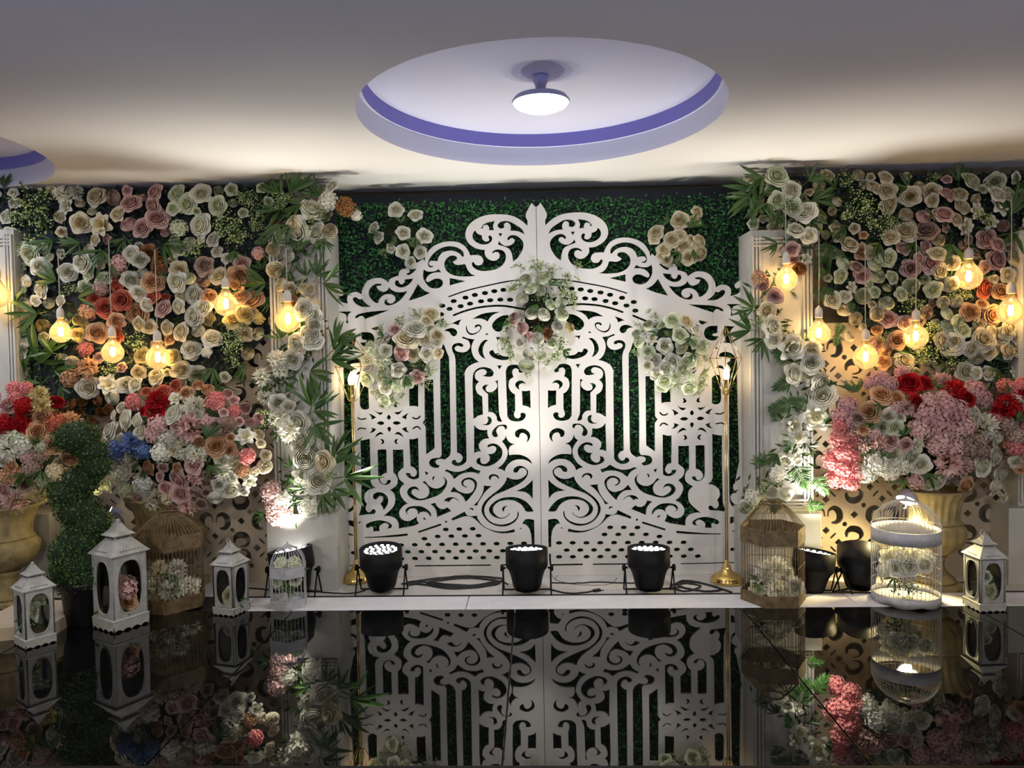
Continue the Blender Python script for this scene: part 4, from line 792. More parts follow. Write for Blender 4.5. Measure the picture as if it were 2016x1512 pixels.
# ------------------------------------------------------------------ flower walls, garlands, bouquets
def inside(p, poly):
    x, y = p; c = False; j = len(poly) - 1
    for i in range(len(poly)):
        if (poly[i][1] > y) != (poly[j][1] > y) and x < (poly[j][0] - poly[i][0]) * (y - poly[i][1]) / (poly[j][1] - poly[i][1]) + poly[i][0]: c = not c
        j = i
    return c
def put(fl, parent, Yf, nj=0.45, up=0.15, bias=(0, 0)):
    for px, py, r, code, ang in fl:
        soft = code[0] in 'vnf'
        Y = Yf + (random.uniform(-0.01, 0.03) if soft else random.uniform(-0.045, 0.0))
        if code[0] == 'f': Y -= 0.035
        if code[0] == 'v' or code[0] == 'n': Y -= random.uniform(0.02, 0.05)
        P = at(px, py, Y); R = r / ppm(P)
        j = 0.35 if soft else nj
        nrm = Vector((random.uniform(-j, j) + bias[0], -1, random.uniform(-j, j) + up + bias[1]))
        bloom(code, P, R, nrm, parent, math.radians(ang) if ang is not None else None)
def backing(t, poly, Y, n, seed, size=0.034):
    """leafy mat the flowers are wired into, over a dark sheet standing for shade"""
    pw = [(at(x, y, Y).x, at(x, y, Y).z) for x, y in poly]
    me = plate('gap_shade_mat', [[(x, z) for x, z in pw]], 0.012, M['foliage'], UPRIGHT); me.materials.clear()
    link('gap_shade_mat', me, M['shade_back'], t, loc=Vector((0, Y + 0.012, 0)) - t.location)  # dark sheet puts shade into the gaps between blooms
    x0, x1 = min(p[0] for p in pw), max(p[0] for p in pw); z0, z1 = min(p[1] for p in pw), max(p[1] for p in pw)
    g = np.random.default_rng(seed); pos = []
    while len(pos) < n:
        q = (g.uniform(x0, x1), g.uniform(z0, z1))
        if inside(q, pw): pos.append((q[0], Y - g.uniform(0, 0.035), q[1]))
    V, F4 = leaves(np.array(pos) - np.array(t.location), np.tile([[0, -1, 0.3]], (n, 1)), size, 0.42, seed)
    link('foliage', np_mesh('foliage', V, F4), M['foliage'], t, kind='stuff')
def extra(fl, poly, n, seed, lo=8, hi=14):
    """small blooms deeper in the wall where the photograph shows more than the list holds"""
    g = random.Random(seed); have = [(f[0], f[1], f[2] * {'f': 0.75, 'v': 0.45, 'n': 0.45}.get(f[3][0], 1)) for f in fl]; out = []
    src = [f for f in fl if f[3][0] in 'rb']
    xs_ = [p[0] for p in poly]; ys_ = [p[1] for p in poly]; k = 0
    while len(out) < n and k < 9000:
        k += 1; x, y, r = g.uniform(min(xs_), max(xs_)), g.uniform(min(ys_), max(ys_)), g.uniform(lo, hi)
        if not inside((x, y), poly): continue
        if any((x - a) ** 2 + (y - b) ** 2 < ((r + c) * 0.86) ** 2 for a, b, c in have): continue
        near = min(src, key=lambda f: (f[0] - x) ** 2 + (f[1] - y) ** 2 + g.uniform(0, 900))
        have.append((x, y, r)); out.append((x, y, r, g.choice('rrb') + near[3][1], None))
    return out
POLY_L = [(-70, 372), (150, 368), (300, 366), (545, 362), (545, 650), (480, 720), (430, 775), (300, 800), (150, 805), (-70, 830)]
POLY_R = [(1605, 342), (2110, 338), (2110, 790), (1990, 780), (1890, 750), (1800, 720), (1720, 690), (1650, 655), (1615, 600)]
POLY_Lb = [(-70, 374), (300, 370), (660, 368), (660, 455), (545, 470), (540, 640), (485, 700), (430, 765), (300, 812), (-70, 825)]
POLY_Rb = [(1612, 470), (1478, 440), (1474, 352), (1608, 345), (2110, 341), (2110, 760), (1800, 700), (1680, 640), (1640, 600)]
for nm, fl, poly, pb, lab, sd in (('left', WALL_L, POLY_L, POLY_Lb, 'flower wall with white, blush and coral roses on the left, above the straw-coloured urns', 11),
                              ('right', WALL_R, POLY_R, POLY_Rb, 'flower wall with cream and dusty pink roses on the right, above the tall grey-white birdcage', 12)):
    c = at((pb[0][0] + pb[2][0]) / 2, 600, -0.12)
    t = thing('flower_wall', lab, 'flower wall', (c.x, -0.12, 1.1))
    backing(t, pb, -0.115, 5200, sd)
    put(fl, t, -0.155); put(extra(fl, pb, 150, sd), t, -0.135)
for fl, lab, Y in ((GARL_L, 'trailing garland of white roses and leaves down the pillar beside the small white birdcage', -0.275), (GARL_R, 'trailing garland of white roses and fern down the pillar beside the brown open-topped birdcage', -0.275)):
    c = at(fl[10][0], 700, Y); t = thing('flower_garland', lab, 'garland', (c.x, Y, 1.1))
    put([(a, b, r * (1.14 if c[0] in 'rbplh' else 1), c, d) for a, b, r, c, d in fl], t, Y, 0.6, 0.1)
    # the stem the blooms are wired to
    pts = sorted([(f[0], f[1]) for f in fl if f[3][0] in 'rbplh'], key=lambda p: p[1])
    k = max(3, len(pts) // 9); knots = [(sum(p[0] for p in pts[i:i + k]) / len(pts[i:i + k]), sum(p[1] for p in pts[i:i + k]) / len(pts[i:i + k])) for i in range(0, len(pts), k)]
    part('vine_stem', MB().tube([at(x, y, Y + 0.035) - t.location for x, y in knots], 0.005, 6), M['twig'], t)
    g = np.random.default_rng(len(fl)); kp = np.array([list(at(x, y, Y + 0.025) - t.location) for x, y in knots]); n = 420
    u = g.uniform(0, len(kp) - 1.001, n); i = u.astype(int); pos = kp[i] + (kp[i + 1] - kp[i]) * (u - i)[:, None] + g.normal(0, [0.05, 0.008, 0.05], (n, 3))
    V, F4 = leaves(pos, np.tile([[0, -1, 0.2]], (n, 1)), 0.055, 0.3, 5); link('foliage', np_mesh('foliage', V, F4), M['leaf'], t, kind='stuff')
def dome(name, fl, label, cx, cy, rx, ry, Yc, rd, cat='flowers', group=None, nj=0.35, base=None):
    """a bouquet whose blooms sit on a rounded mound"""
    c = at(cx, cy, Yc) if base is None else base
    t = thing(name, label, cat, c, group)
    for px, py, r, code, ang in fl:
        dx, dy = (px - cx) / rx, (py - cy) / ry; q = 1 - min(1, dx * dx + dy * dy)
        Y = Yc - rd * math.sqrt(q) - random.uniform(0, 0.03)
        if code[0] in 'vnf': Y += 0.03 if code[0] == 'f' else -0.03
        P = at(px, py, Y); R = r / ppm(P)
        nrm = Vector((dx * 0.8 + random.uniform(-nj, nj), -0.95, -dy * 0.7 + 0.1 + random.uniform(-nj, nj)))
        bloom(code, P, R, nrm, t, math.radians(ang) if ang is not None else None)
    return t
def core(t, cx, cy, rx, ry, Yc, rd, n, seed, size=0.04, m='foliage'):
    """leafy heart of a bouquet, seen in the gaps between blooms"""
    g = np.random.default_rng(seed); d = g.normal(size=(n, 3)); d /= np.linalg.norm(d, axis=1)[:, None]; d[:, 1] = -abs(d[:, 1])
    c = at(cx, cy, Yc); s = 1 / ppm(c)
    pos = d * np.array([rx * s, rd, ry * s]) * g.uniform(0.55, 0.88, (n, 1)) + np.array(c - t.location)
    V, F4 = leaves(pos, d, size, 0.42, seed); link('foliage', np_mesh('foliage', V, F4), M[m], t, kind='stuff')
    mb = MB(); mb.ball((0, 0, 0), 1.0, 16, xf=Matrix.Translation(c - t.location + Vector((0, 0.02, 0))) @ Matrix.Diagonal((rx * s * 0.66, rd * 0.55, ry * s * 0.72, 1)))
    part('foam_core', mb, M['dark_green'], t)
URN_L += extra(URN_L, ellipse_loop(365, 880, 165, 125, 24), 34, 31, 9, 15)
URN_FL += extra(URN_FL, ellipse_loop(40, 880, 110, 115, 24), 22, 32, 9, 15)
t = dome('urn_arrangement', URN_L, 'mound of mixed blooms with a red rose and blue hydrangea in the wide urn', 365, 880, 185, 160, -0.28, 0.22, 'flowers', 'urn flower arrangements'); core(t, 365, 880, 160, 125, -0.28, 0.18, 700, 21)
t = dome('urn_arrangement', URN_FL, 'mixed mound with deep red and peach blooms behind the spiral topiary', 30, 880, 150, 150, -0.42, 0.22, 'flowers', 'urn flower arrangements'); core(t, 30, 870, 120, 115, -0.42, 0.18, 600, 22)
t = dome('urn_arrangement', URN_R, 'large pink and coral mound with red roses above the tall grey-white birdcage', 1800, 865, 190, 145, -0.22, 0.24, 'flowers', 'urn flower arrangements'); core(t, 1800, 860, 150, 110, -0.22, 0.18, 700, 23)
t = dome('urn_arrangement', URN_FR, 'pink and dark red mound cropped by the picture edge above the far lantern', 2050, 850, 110, 130, -0.25, 0.2, 'flowers', 'urn flower arrangements'); core(t, 2050, 840, 90, 105, -0.25, 0.16, 400, 24)
t = dome('gate_bouquet', B_LEFT, 'bouquet of white and blush roses pinned above the snowflake cut-out of the left gate leaf', 800, 700, 90, 100, -0.01, 0.11, 'bouquet', 'bouquets pinned on the gate'); core(t, 800, 700, 72, 78, 0.0, 0.09, 260, 25, 0.03)
t = dome('gate_bouquet', B_MID, 'bouquet with russet leaves pinned where the two gate leaves meet', 1062, 625, 75, 115, -0.01, 0.11, 'bouquet', 'bouquets pinned on the gate'); core(t, 1062, 620, 52, 82, 0.0, 0.08, 160, 26, 0.03); core(t, 1065, 648, 40, 30, 0.0, 0.10, 90, 27, 0.035, 'rust_leaf')
t = dome('gate_bouquet', B_RIGHT, 'dense bouquet of ivory roses pinned beside the lamp on the right gate leaf', 1325, 690, 95, 100, -0.01, 0.12, 'bouquet', 'bouquets pinned on the gate'); core(t, 1325, 690, 74, 80, 0.0, 0.09, 260, 28, 0.03)
t = dome('hedge_spray', SPRAY_L, 'loose spray of nine white ranunculus on the hedge, upper left of the gate', 785, 465, 90, 70, 0.03, 0.05, 'bouquet', 'white sprays on the hedge'); core(t, 785, 465, 60, 50, 0.06, 0.05, 90, 29, 0.03)
t = dome('hedge_spray', SPRAY_R, 'tight spray of cream roses on the hedge, upper right of the gate', 1340, 465, 70, 70, 0.03, 0.05, 'bouquet', 'white sprays on the hedge'); core(t, 1340, 465, 45, 50, 0.06, 0.05, 90, 30, 0.03)
# ------------------------------------------------------------------ hanging bulbs
def pendant(px, py, r, top, Y, label, lit=1.0):
    P = at(px, py, Y); k = 1 / ppm(P); R = r * k
    t = thing('pendant_bulb', label, 'bulb', P, 'bulbs hanging before the flower walls')
    prof = [(0.001, -R), (R * .38, -R * .92), (R * .72, -R * .69), (R * .94, -R * .34), (R, 0), (R * .94, R * .34), (R * .72, R * .69), (R * .46, R * .98), (R * .30, R * 1.3), (R * .27, R * 1.5)]
    part('glass_bulb', MB().lathe(prof, 28, cap=False), M['amber'], t)
    fb = MB()
    for i in range(6):
        a = i * PI / 3; fb.tube([(.007 * math.cos(a), .007 * math.sin(a), R * .5), (.013 * math.cos(a), .013 * math.sin(a), R * .1), (.007 * math.cos(a + .5), .007 * math.sin(a + .5), -R * .3)], 0.0034, 5)
    part('filament', fb, M['filament'], t)
    s0 = R * 1.42
    part('socket', MB().lathe([(R * .30, s0), (R * .34, s0 + .004), (R * .34, s0 + .03), (R * .30, s0 + .05), (R * .12, s0 + .062), (.004, s0 + .068)], 20), M['socket'], t)
    zt = at(px, top, Y).z - P.z; sw = random.uniform(-.004, .004)
    part('cord', MB().tube([(0, 0, s0 + .06), (sw, 0, s0 * .5 + zt * .5), (sw * .5 - px * 0, 0, zt), (sw, .05, zt + .02)], 0.0028, 6), M['cord'], t)
    light('bulb_light', 'POINT', P, BULB_W * lit, BULB_COL, size=0.02, parent=t)
for a in ((120, 655, 20, 500, -.24, 'lit amber globe bulb hanging lowest at the outer end of the left flower wall'),
          (222, 694, 21, 472, -.24, 'lit amber globe bulb hanging below the two coral roses'),
          (311, 705, 23, 492, -.25, 'lit amber globe bulb hanging nearest above the red flower of the left urn'),
          (445, 600, 23, 500, -.24, 'lit amber globe bulb hanging highest before the left flower wall'),
          (567, 630, 25, 490, -.34, 'lit amber globe bulb hanging in front of the left pillar'),
          (-6, 582, 24, 400, -.30, 'lit amber globe bulb just past the left edge of the picture'),
          (1548, 551, 22, 400, -.34, 'lit amber globe bulb hanging in front of the right pillar'),
          (1612, 657, 22, 440, -.30, 'lit amber globe bulb hanging at the inner edge of the right flower wall'),
          (1704, 704, 24, 480, -.24, 'lit amber globe bulb hanging lowest, above the coral flowers of the right urn'),
          (1803, 664, 23, 462, -.24, 'lit amber globe bulb hanging above the red roses of the right urn'),
          (1907, 546, 25, 430, -.24, 'amber globe bulb hanging highest before the right flower wall'),
          (1990, 614, 25, 385, -.26, 'lit amber globe bulb hanging nearest the right edge of the picture')): pendant(*a)

# ------------------------------------------------------------------ stage lights
def par(px, py, tilt, lean, label, lit=True, width=83, zrot=0.0, gain=1.0):
    P = atz(px, py, PZ); k = 1 / ppm(P); s = width * k / 0.234
    t = thing('stage_light', label, 'stage light', P, 'par cans along the platform', zrot)
    A = Matrix.Translation((0, 0, .15 * s)) @ Matrix.Rotation(math.radians(tilt), 4, 'X') @ Matrix.Rotation(math.radians(lean), 4, 'Y') @ Matrix.Scale(s, 4) @ Matrix.Translation((0, 0, -.15))
    part('can', MB().lathe([(.03, .022), (.068, .026), (.078, .05), (.09, .105), (.101, .135), (.114, .15), (.117, .165), (.117, .256), (.112, .258), (.110, .246)], 40, xf=A, cap=False), M['black'], t)
    part('lens_plate', MB().lathe([(.001, .242), (.111, .243)], 40, xf=A, cap=False), M['lens_plate'], t)
    led = MB()
    for ring, n in ((.018, 3), (.05, 9), (.082, 15)):
        for i in range(n):
            a = i * 2 * PI / n; led.lathe([(.0092, .243), (.0092, .246), (.006, .2475)], 8, xf=A @ Matrix.Translation((ring * math.cos(a), ring * math.sin(a), 0)), smooth=False)
    part('led_lens', led, M['led'] if lit else M['lens_plate'], [c for c in t.children if c.name.startswith('lens_plate')][0], kind='stuff')
    for sg in (-1, 1):
        y = sg * .07 * s; x = .132 * s; z = .145 * s
        yk = part('yoke', MB().tube([(-x, 0, z), (-x, y, .004), (-x + .012, y, .004), (x - .012, y, .004), (x, y, .004), (x, 0, z)], .0045 * s, 6), M['black'], t)
        kn = MB().lathe([(.006, 0), (.006, .012), (.017, .013), (.019, .026), (.014, .03)], 12, xf=Matrix.Translation((sg * .117 * s, 0, z)) @ Matrix.Rotation(sg * PI / 2, 4, 'Y') @ Matrix.Scale(s, 4))
        part('clamp_knob', kn, M['black'], yk)
    if lit:
        Rz = Matrix.Rotation(zrot, 4, 'Z'); ax = (Rz @ A).to_3x3() @ Vector((0, 0, 1)); o = P + (Rz @ (A @ Vector((0, 0, .262))))
        sp = light('stage_light_beam', 'SPOT', o, PAR_W * gain, PAR_COL, aim=ax, size=0.08, spot=80, blend=1.0)
        sp.parent = t; sp.location = (A @ Vector((0, 0, .262))); sp.rotation_euler = ((A.to_3x3()) @ Vector((0, 0, 1))).to_track_quat('-Z', 'Y').to_euler()
    return t
par(752, 1168, 5, 0, 'black stage light with all its lenses showing, beside the left brass lamp')
par(1038, 1169, -5, 0, 'black stage light standing where the two gate leaves meet', gain=0.85)
par(1278, 1168, -3, 0, 'black stage light standing between the middle light and the right brass lamp')
par(578, 1174, -4, -9, 'black stage light half hidden behind the small white birdcage', width=86, gain=1.6)
par(1600, 1171, -4, 9, 'lit black stage light beside the brown open-topped birdcage', width=80, gain=1.6)
par(1692, 1166, -24, 26, 'unlit black stage light lying tilted next to the tall grey-white birdcage', False, 82, 0.5)

# ------------------------------------------------------------------ brass floor lamps
def floor_lamp(px, py, top, ring, rw, jn, bulb, label, rz):
    P = atz(px, py, PZ); Y = P.y
    t = thing('floor_lamp', label, 'floor lamp', P, 'brass floor lamps')
    L_ = lambda x, y: at(x, y, Y) - P
    part('base', MB().lathe([(.088, 0), (.094, .004), (.094, .022), (.088, .026), (.09, .03), (.086, .036), (.06, .052), (.034, .066), (.024, .085), (.022, .098), (.014, .104), (.013, .125), (.008, .13)], 40), M['gold'], t)
    J = L_(*jn)
    pole = MB()
    for dx in (-.0055, .0055): pole.tube([(dx, 0, .12), (J.x * .5 + dx, 0, J.z * .5), (J.x + dx, 0, J.z)], .0044, 10)
    part('pole', pole, M['gold'], t)
    T = L_(*top); Rg = L_(*ring); w = rw / ppm(at(ring[0], ring[1], Y))
    sh = MB(); cor = [Vector((Rg.x + w * math.cos(rz + i * PI / 2.5), w * math.sin(rz + i * PI / 2.5), Rg.z)) for i in range(5)]
    for i in range(5):
        sh.tube([cor[i], cor[(i + 1) % 5]], .0026, 6); sh.tube([cor[i], T], .0026, 6); sh.tube([cor[i], J + (cor[i] - Rg) * .18], .0026, 6)
    part('wire_shade', sh, M['gold'], t)
    Bq = L_(*bulb)
    part('candle_holder', MB().lathe([(.017, -.002), (.02, .0), (.012, .012), (.0115, (Bq.z - J.z) - .035), (.016, (Bq.z - J.z) - .03), (.016, (Bq.z - J.z) - .026)], 20, xf=Matrix.Translation(J)), M['gold'], t)
    b = Matrix.Translation(Bq)
    part('candle_bulb', MB().lathe([(.011, -.03), (.0165, -.015), (.0185, 0), (.0165, .018), (.010, .036), (.003, .052), (.0005, .06)], 20, xf=b, cap=False), M['bulb_glass'], t)
    part('filament', MB().tube([(-.005, 0, -.012), (-.004, 0, .014), (.004, 0, .014), (.005, 0, -.012)], .0035, 6, xf=b), M['candle'], t)
    light('lamp_light', 'POINT', P + Bq, 1.6, (1.0, .74, .42), size=.02, parent=t)
floor_lamp(702, 1143, (690, 652), (693, 722), 42, (694, 790), (691, 749), 'brass floor lamp with a geometric wire shade beside the left pillar', .35)
floor_lamp(1431, 1146, (1428, 641), (1429, 705), 32, (1429, 776), (1430, 738), 'brass floor lamp with a geometric wire shade beside the right pillar', .1)

# ------------------------------------------------------------------ lanterns
def lantern(px, py, w, H, rz, label, ring=False, door=False):
    P = atz(px, py, 0.0)
    t = thing('lantern', label, 'lantern', P, 'white metal lanterns', rz); h = w / 2
    def square(z, r): return [(r * a, r * b, z) for a, b in ((-1, -1), (1, -1), (1, 1), (-1, 1))]
    def stack(prof, mb):
        vs = []; 
        for r, z in prof: vs += square(z, r)
        fs = [tuple((i * 4 + j, i * 4 + (j + 1) % 4, (i + 1) * 4 + (j + 1) % 4, (i + 1) * 4 + j)) for i in range(len(prof) - 1) for j in range(4)]
        fs += [(3, 2, 1, 0), tuple(range(len(prof) * 4 - 4, len(prof) * 4))]
        return mb.add(vs, fs)
    part('floor_plate', stack([(h * .96, .045 * H), (h * .96, .075 * H)], MB()), M['lantern'], t)
    z0, z1 = .03 * H, .70 * H
    n = 12
    foot = [(-h, .10 * H)] + [(-h + w * i / 24, (.0 if i in (0, 24) else .002 * H + .020 * H * abs(math.sin(PI * i / 24 * 4)) ** .8 if 0 < i < 24 else 0.0)) for i in range(25)] + [(h, .10 * H)]
    skirt = [(h * 1.05 * x / h, z) for x, z in foot]
    ow, oz0, oz1 = w * .345, .155 * H, .635 * H
    oval = [(ow * math.copysign(abs(math.cos(a)) ** .75, math.cos(a)), (oz0 + oz1) / 2 + (oz1 - oz0) / 2 * math.copysign(abs(math.sin(a)) ** .75, math.sin(a))) for a in [2 * PI * i / 32 for i in range(32)]]
    fme = plate('side_panel', [[(-h, .09 * H), (h, .09 * H), (h, z1), (-h, z1)], oval], .007, M['lantern'], UPRIGHT)
    sme = plate('scalloped_skirt', [skirt], .006, M['lantern'], UPRIGHT)
    gme = plate('glass_pane', [[(-h * .86, .1 * H), (h * .86, .1 * H), (h * .86, z1 - .02), (-h * .86, z1 - .02)]], .0015, M['glass'], UPRIGHT)
    ome = MB().tube([(x * 1.05, 0, (oz0 + oz1) / 2 + (z - (oz0 + oz1) / 2) * 1.03) for x, z in oval], .0022, 5, closed=True).mesh('oval_rim')
    rim = MB()
    q = [(-h * .86, .115 * H), (h * .86, .115 * H), (h * .86, z1 - .02 * H), (-h * .86, z1 - .02 * H)]
    for i in range(4): rim.tube([(q[i][0], 0, q[i][1]), (q[(i + 1) % 4][0], 0, q[(i + 1) % 4][1])], .0014, 4)
    rme = rim.mesh('door_outline')
    for i in range(4):
        rot = Matrix.Rotation(i * PI / 2, 4, 'Z')
        for nm, me, off, mt in (('side_panel', fme, -h + .0035, 'lantern'), ('scalloped_skirt', sme, -h * 1.05 + .003, 'lantern'), ('glass_pane', gme, -h + .010, 'glass'), ('oval_rim', ome, -h - .001, 'lantern')) + ((('door_outline', rme, -h - .0008, 'dark_line'),) if door else ()):
            if nm == 'side_panel': o = sp_ = link(nm, me, M[mt], t); o.location = rot @ Vector((0, off, 0)); o.rotation_euler.z = i * PI / 2; o0 = off
            elif nm == 'scalloped_skirt': o = link(nm, me, M[mt], t); o.location = rot @ Vector((0, off, 0)); o.rotation_euler.z = i * PI / 2
            else: o = link(nm, me, M[mt], sp_); o.location = (0, off - o0, 0)
    part('skirt_top', stack([(h * 1.07, .10 * H), (h * 1.07, .106 * H), (h * 1.0, .118 * H)], MB()), M['lantern'], t)
    part('roof', stack([(h * 1.06, .688 * H), (h * 1.15, .694 * H), (h * 1.15, .702 * H), (h * .96, .735 * H), (h * .76, .775 * H), (h * .56, .815 * H), (h * .50, .825 * H)], MB()), M['lantern'], t)
    pr = MB()
    for i in range(4):
        R_ = Matrix.Rotation(i * PI / 2, 4, 'Z')
        for j in range(-3, 4):
            a = (j * h * .17, -h * 1.0, .736 * H); pr.add([(a[0] - .0035, -h * 1.03, .727 * H), (a[0], -h * 1.045, .724 * H + .000), (a[0] + .0035, -h * 1.03, .727 * H), (a[0], -h * .985, .739 * H)], [(0, 1, 2, 3)], xf=R_)
    part('pierced_pattern', pr, M['dark_line'], t, kind='stuff')
    nk = MB(); stack([(h * .46, .82 * H), (h * .50, .822 * H), (h * .44, .85 * H), (h * .46, .855 * H)], nk)
    part('pierced_neck', nk, M['lantern'], t)
    nb = MB()
    for i in range(4):
        R_ = Matrix.Rotation(i * PI / 2, 4, 'Z')
        for j in range(-3, 4): nb.box((j * h * .12, -h * .475, .837 * H), (h * .05, .004, .018 * H), xf=R_)
    part('neck_slots', nb, M['dark_line'], t, kind='stuff')
    part('upper_roof', stack([(h * .50, .853 * H), (h * .64, .858 * H), (h * .64, .865 * H), (h * .40, .895 * H), (h * .24, .935 * H), (h * .16, .965 * H), (h * .10, .97 * H)], MB()), M['lantern'], t)
    part('finial', MB().lathe([(h * .14, .965 * H), (h * .17, .972 * H), (h * .10, .978 * H), (h * .13, .985 * H), (h * .11, .995 * H), (.001, 1.005 * H)], 14), M['lantern'], t)
    if ring: part('carrying_ring', MB().tube([(.030 * math.cos(a), .010 * math.sin(a), .955 * H + .030 * math.sin(a)) for a in [2 * PI * i / 24 for i in range(24)]], .0022, 5, closed=True, xf=Matrix.Rotation(.4, 4, 'Z')), M['lantern'], t)
    return t, P
def posy(name, label, P, items, group=None):
    """a few blooms lying together: (code, dx, dy, dz, r, nx, ny, nz)"""
    t = thing(name, label, 'flowers', P, group)
    for c, dx, dy, dz, r, nx, ny, nz in items: bloom(c, Vector(P) + Vector((dx, dy, dz)), r, (nx, ny, nz), t)
    return t
t, P = lantern(239, 1231, .176, .535, math.radians(60), 'largest white metal lantern, holding pink blooms, beside the spiral topiary')
posy('lantern_flowers', 'pink hydrangea and peach rose inside the largest lantern', P + Vector((.0, 0, .045)), [('hP', .03, -.02, .15, .066, .2, -1, .5), ('hk', -.03, .02, .14, .045, -.3, -1, .3), ('re', .055, -.03, .08, .042, .3, -1, .2), ('v', .0, -.03, .07, .07, 0, -1, .4), ('f', -.01, 0, .06, .055, 0, -1, .5), ('rc', -.04, -.01, .08, .03, -.2, -1, .2)])
t, P = lantern(70, 1266, .127, .385, math.radians(54), 'smallest-looking white metal lantern at the left edge, with a lily and a twig nest inside')
tw = posy('lantern_flowers', 'white lily over a brown twig nest inside the leftmost lantern', P + Vector((0, 0, .03)), [('lw', -.005, -.01, .13, .05, -.3, -1, .2), ('lg', .015, .01, .17, .04, .4, -1, .6), ('v', -.01, -.02, .10, .05, 0, -1, .6)])
part('twig_nest', MB().lathe([(.03, 0.0), (.045, .01), (.05, .03), (.04, .045), (.025, .035), (.001, .03)], 18), M['bark'], tw)
t, P = lantern(456, 1205, .124, .375, math.radians(74), 'white metal lantern with a carrying ring beside the small white birdcage', True, True)
posy('lantern_flowers', 'cream rose lying inside the lantern beside the small white birdcage', P + Vector((0, 0, .03)), [('rc', 0, -.005, .06, .042, .2, -1, .5), ('rw', -.02, .02, .045, .035, -.4, -1, .4), ('v', .02, 0, .03, .05, 0, -1, .6)])
t, P = lantern(1938, 1197, .130, .385, math.radians(4), 'white metal lantern at the far right with white roses inside', True, True)
posy('lantern_flowers', 'white roses inside the lantern at the far right', P + Vector((0, 0, .03)), [('rw', .02, -.01, .06, .042, .2, -1, .3), ('rw', .0, .0, .13, .035, -.2, -1, .3), ('lw', -.025, .0, .05, .04, -.4, -1, .4), ('v', 0, 0, .09, .06, 0, -1, .6), ('v', .01, .01, .16, .05, 0, -1, .6)])

# ------------------------------------------------------------------ birdcages
def birdcage(px, py, z_floor, R, n, bands, dome_p, m, label, wires, scallop=False, rz=0.0, rings=()):
    P = atz(px, py, z_floor)
    t = thing('birdcage', label, 'birdcage', P, 'wire birdcages', rz)
    fac = (lambda a: 1.0) if n > 12 else (lambda a: math.cos(PI / n) / math.cos(((a + PI / n) % (2 * PI / n)) - PI / n))
    seg = 48
    pt = lambda r, a, z: (r * fac(a) * math.cos(a), r * fac(a) * math.sin(a), z)
    for i, (a0, a1, nm) in enumerate(bands):
        mb = MB(); vs = []
        for j in range(seg):
            a = 2 * PI * j / seg; lo = a0 + (.012 * (1 - abs(math.cos(a * 3))) if (scallop and i == 0) else 0)
            vs += [pt(R * 1.012, a, lo), pt(R * 1.012, a, a1), pt(R * .985, a, a1), pt(R * .985, a, lo)]
        mb.add(vs, [(j * 4 + k, ((j + 1) % seg) * 4 + k, ((j + 1) % seg) * 4 + (k + 1) % 4, j * 4 + (k + 1) % 4) for j in range(seg) for k in range(4)], 0, n > 12)
        part(nm, mb, m, t)
    fp = MB(); fp.add([pt(R * .98, 2 * PI * j / seg, bands[0][1] * .4) for j in range(seg)] + [pt(R * .98, 2 * PI * j / seg, bands[0][1] * .4 - .006) for j in range(seg)], [tuple(range(seg)), tuple(range(2 * seg - 1, seg - 1, -1))] + [(j, (j + 1) % seg, seg + (j + 1) % seg, seg + j) for j in range(seg)])
    part('floor_tray', fp, m, t)
    zt = bands[-1][1]; w = MB()
    for j in range(wires):
        a = 2 * PI * j / wires
        w.tube([pt(R, a, bands[0][1] * .8), pt(R, a, zt)] + [pt(R * q, a, zz) if q > .3 else (R * q * math.cos(a), R * q * math.sin(a), zz) for q, zz in dome_p], .0015, 3, cap=False)
    for z in rings: w.tube([pt(R, 2 * PI * j / seg, z) for j in range(seg)], .0014, 4, closed=True)
    part('cage_wires', w, m, t, kind='stuff')
    q, zz = dome_p[-1]
    if q < .12: part('finial', MB().lathe([(.022, zz - .008), (.016, zz + .002), (.006, zz + .006), (.006, zz + .012), (.002, zz + .02)], 14), m, t)
    else: part('top_ring', MB().tube([(R * q * math.cos(2 * PI * j / 24), R * q * math.sin(2 * PI * j / 24), zz) for j in range(24)], .005, 6, closed=True), m, t)
    return P
P = birdcage(1783, 1182, 0, .164, 48, ((0, .048, 'base_band'), (.318, .385, 'middle_band')), ((.99, .40), (.95, .425), (.84, .462), (.66, .495), (.42, .518), (.16, .53), (.04, .533)), M['cage_white'], 'tall round grey-white birdcage with a domed top under the pink urn flowers', 48, True, 0, (.10, .17, .24, .40))
posy('birdcage_flowers', 'white lilies and moss inside the tall grey-white birdcage', P + Vector((0, 0, .03)), [('lw', -.09, -.02, .20, .055, -.4, -1, .3), ('hw', -.05, -.05, .22, .05, 0, -1, .4), ('lw', .02, -.04, .21, .05, .1, -1, .4), ('hw', .09, -.03, .20, .05, .4, -1, .3), ('lw', .05, .0, .15, .05, .3, -1, .2), ('hw', -.11, 0, .13, .04, -.5, -1, .2), ('v', 0, -.03, .15, .05, 0, -1, .5), ('v', -.07, -.02, .1, .05, 0, -1, .5), ('f', .0, 0, .06, .1, 0, -1, .6), ('rw', -.02, -.07, .17, .05, 0, -1, .3), ('rw', .06, -.08, .18, .045, .2, -1, .3), ('rw', -.07, -.06, .16, .045, -.3, -1, .3), ('hc', -.01, -.05, .10, .035, 0, -1, .3)])
P = birdcage(1522, 1180, 0, .168, 6, ((0, .06, 'base_band'), (.315, .395, 'top_band')), ((.98, .40), (.60, .475), (.30, .515)), M['cage_brown'], 'brown six-sided birdcage with an open top, white peonies inside', 54, False, .5, (.06, .2, .31, .395))
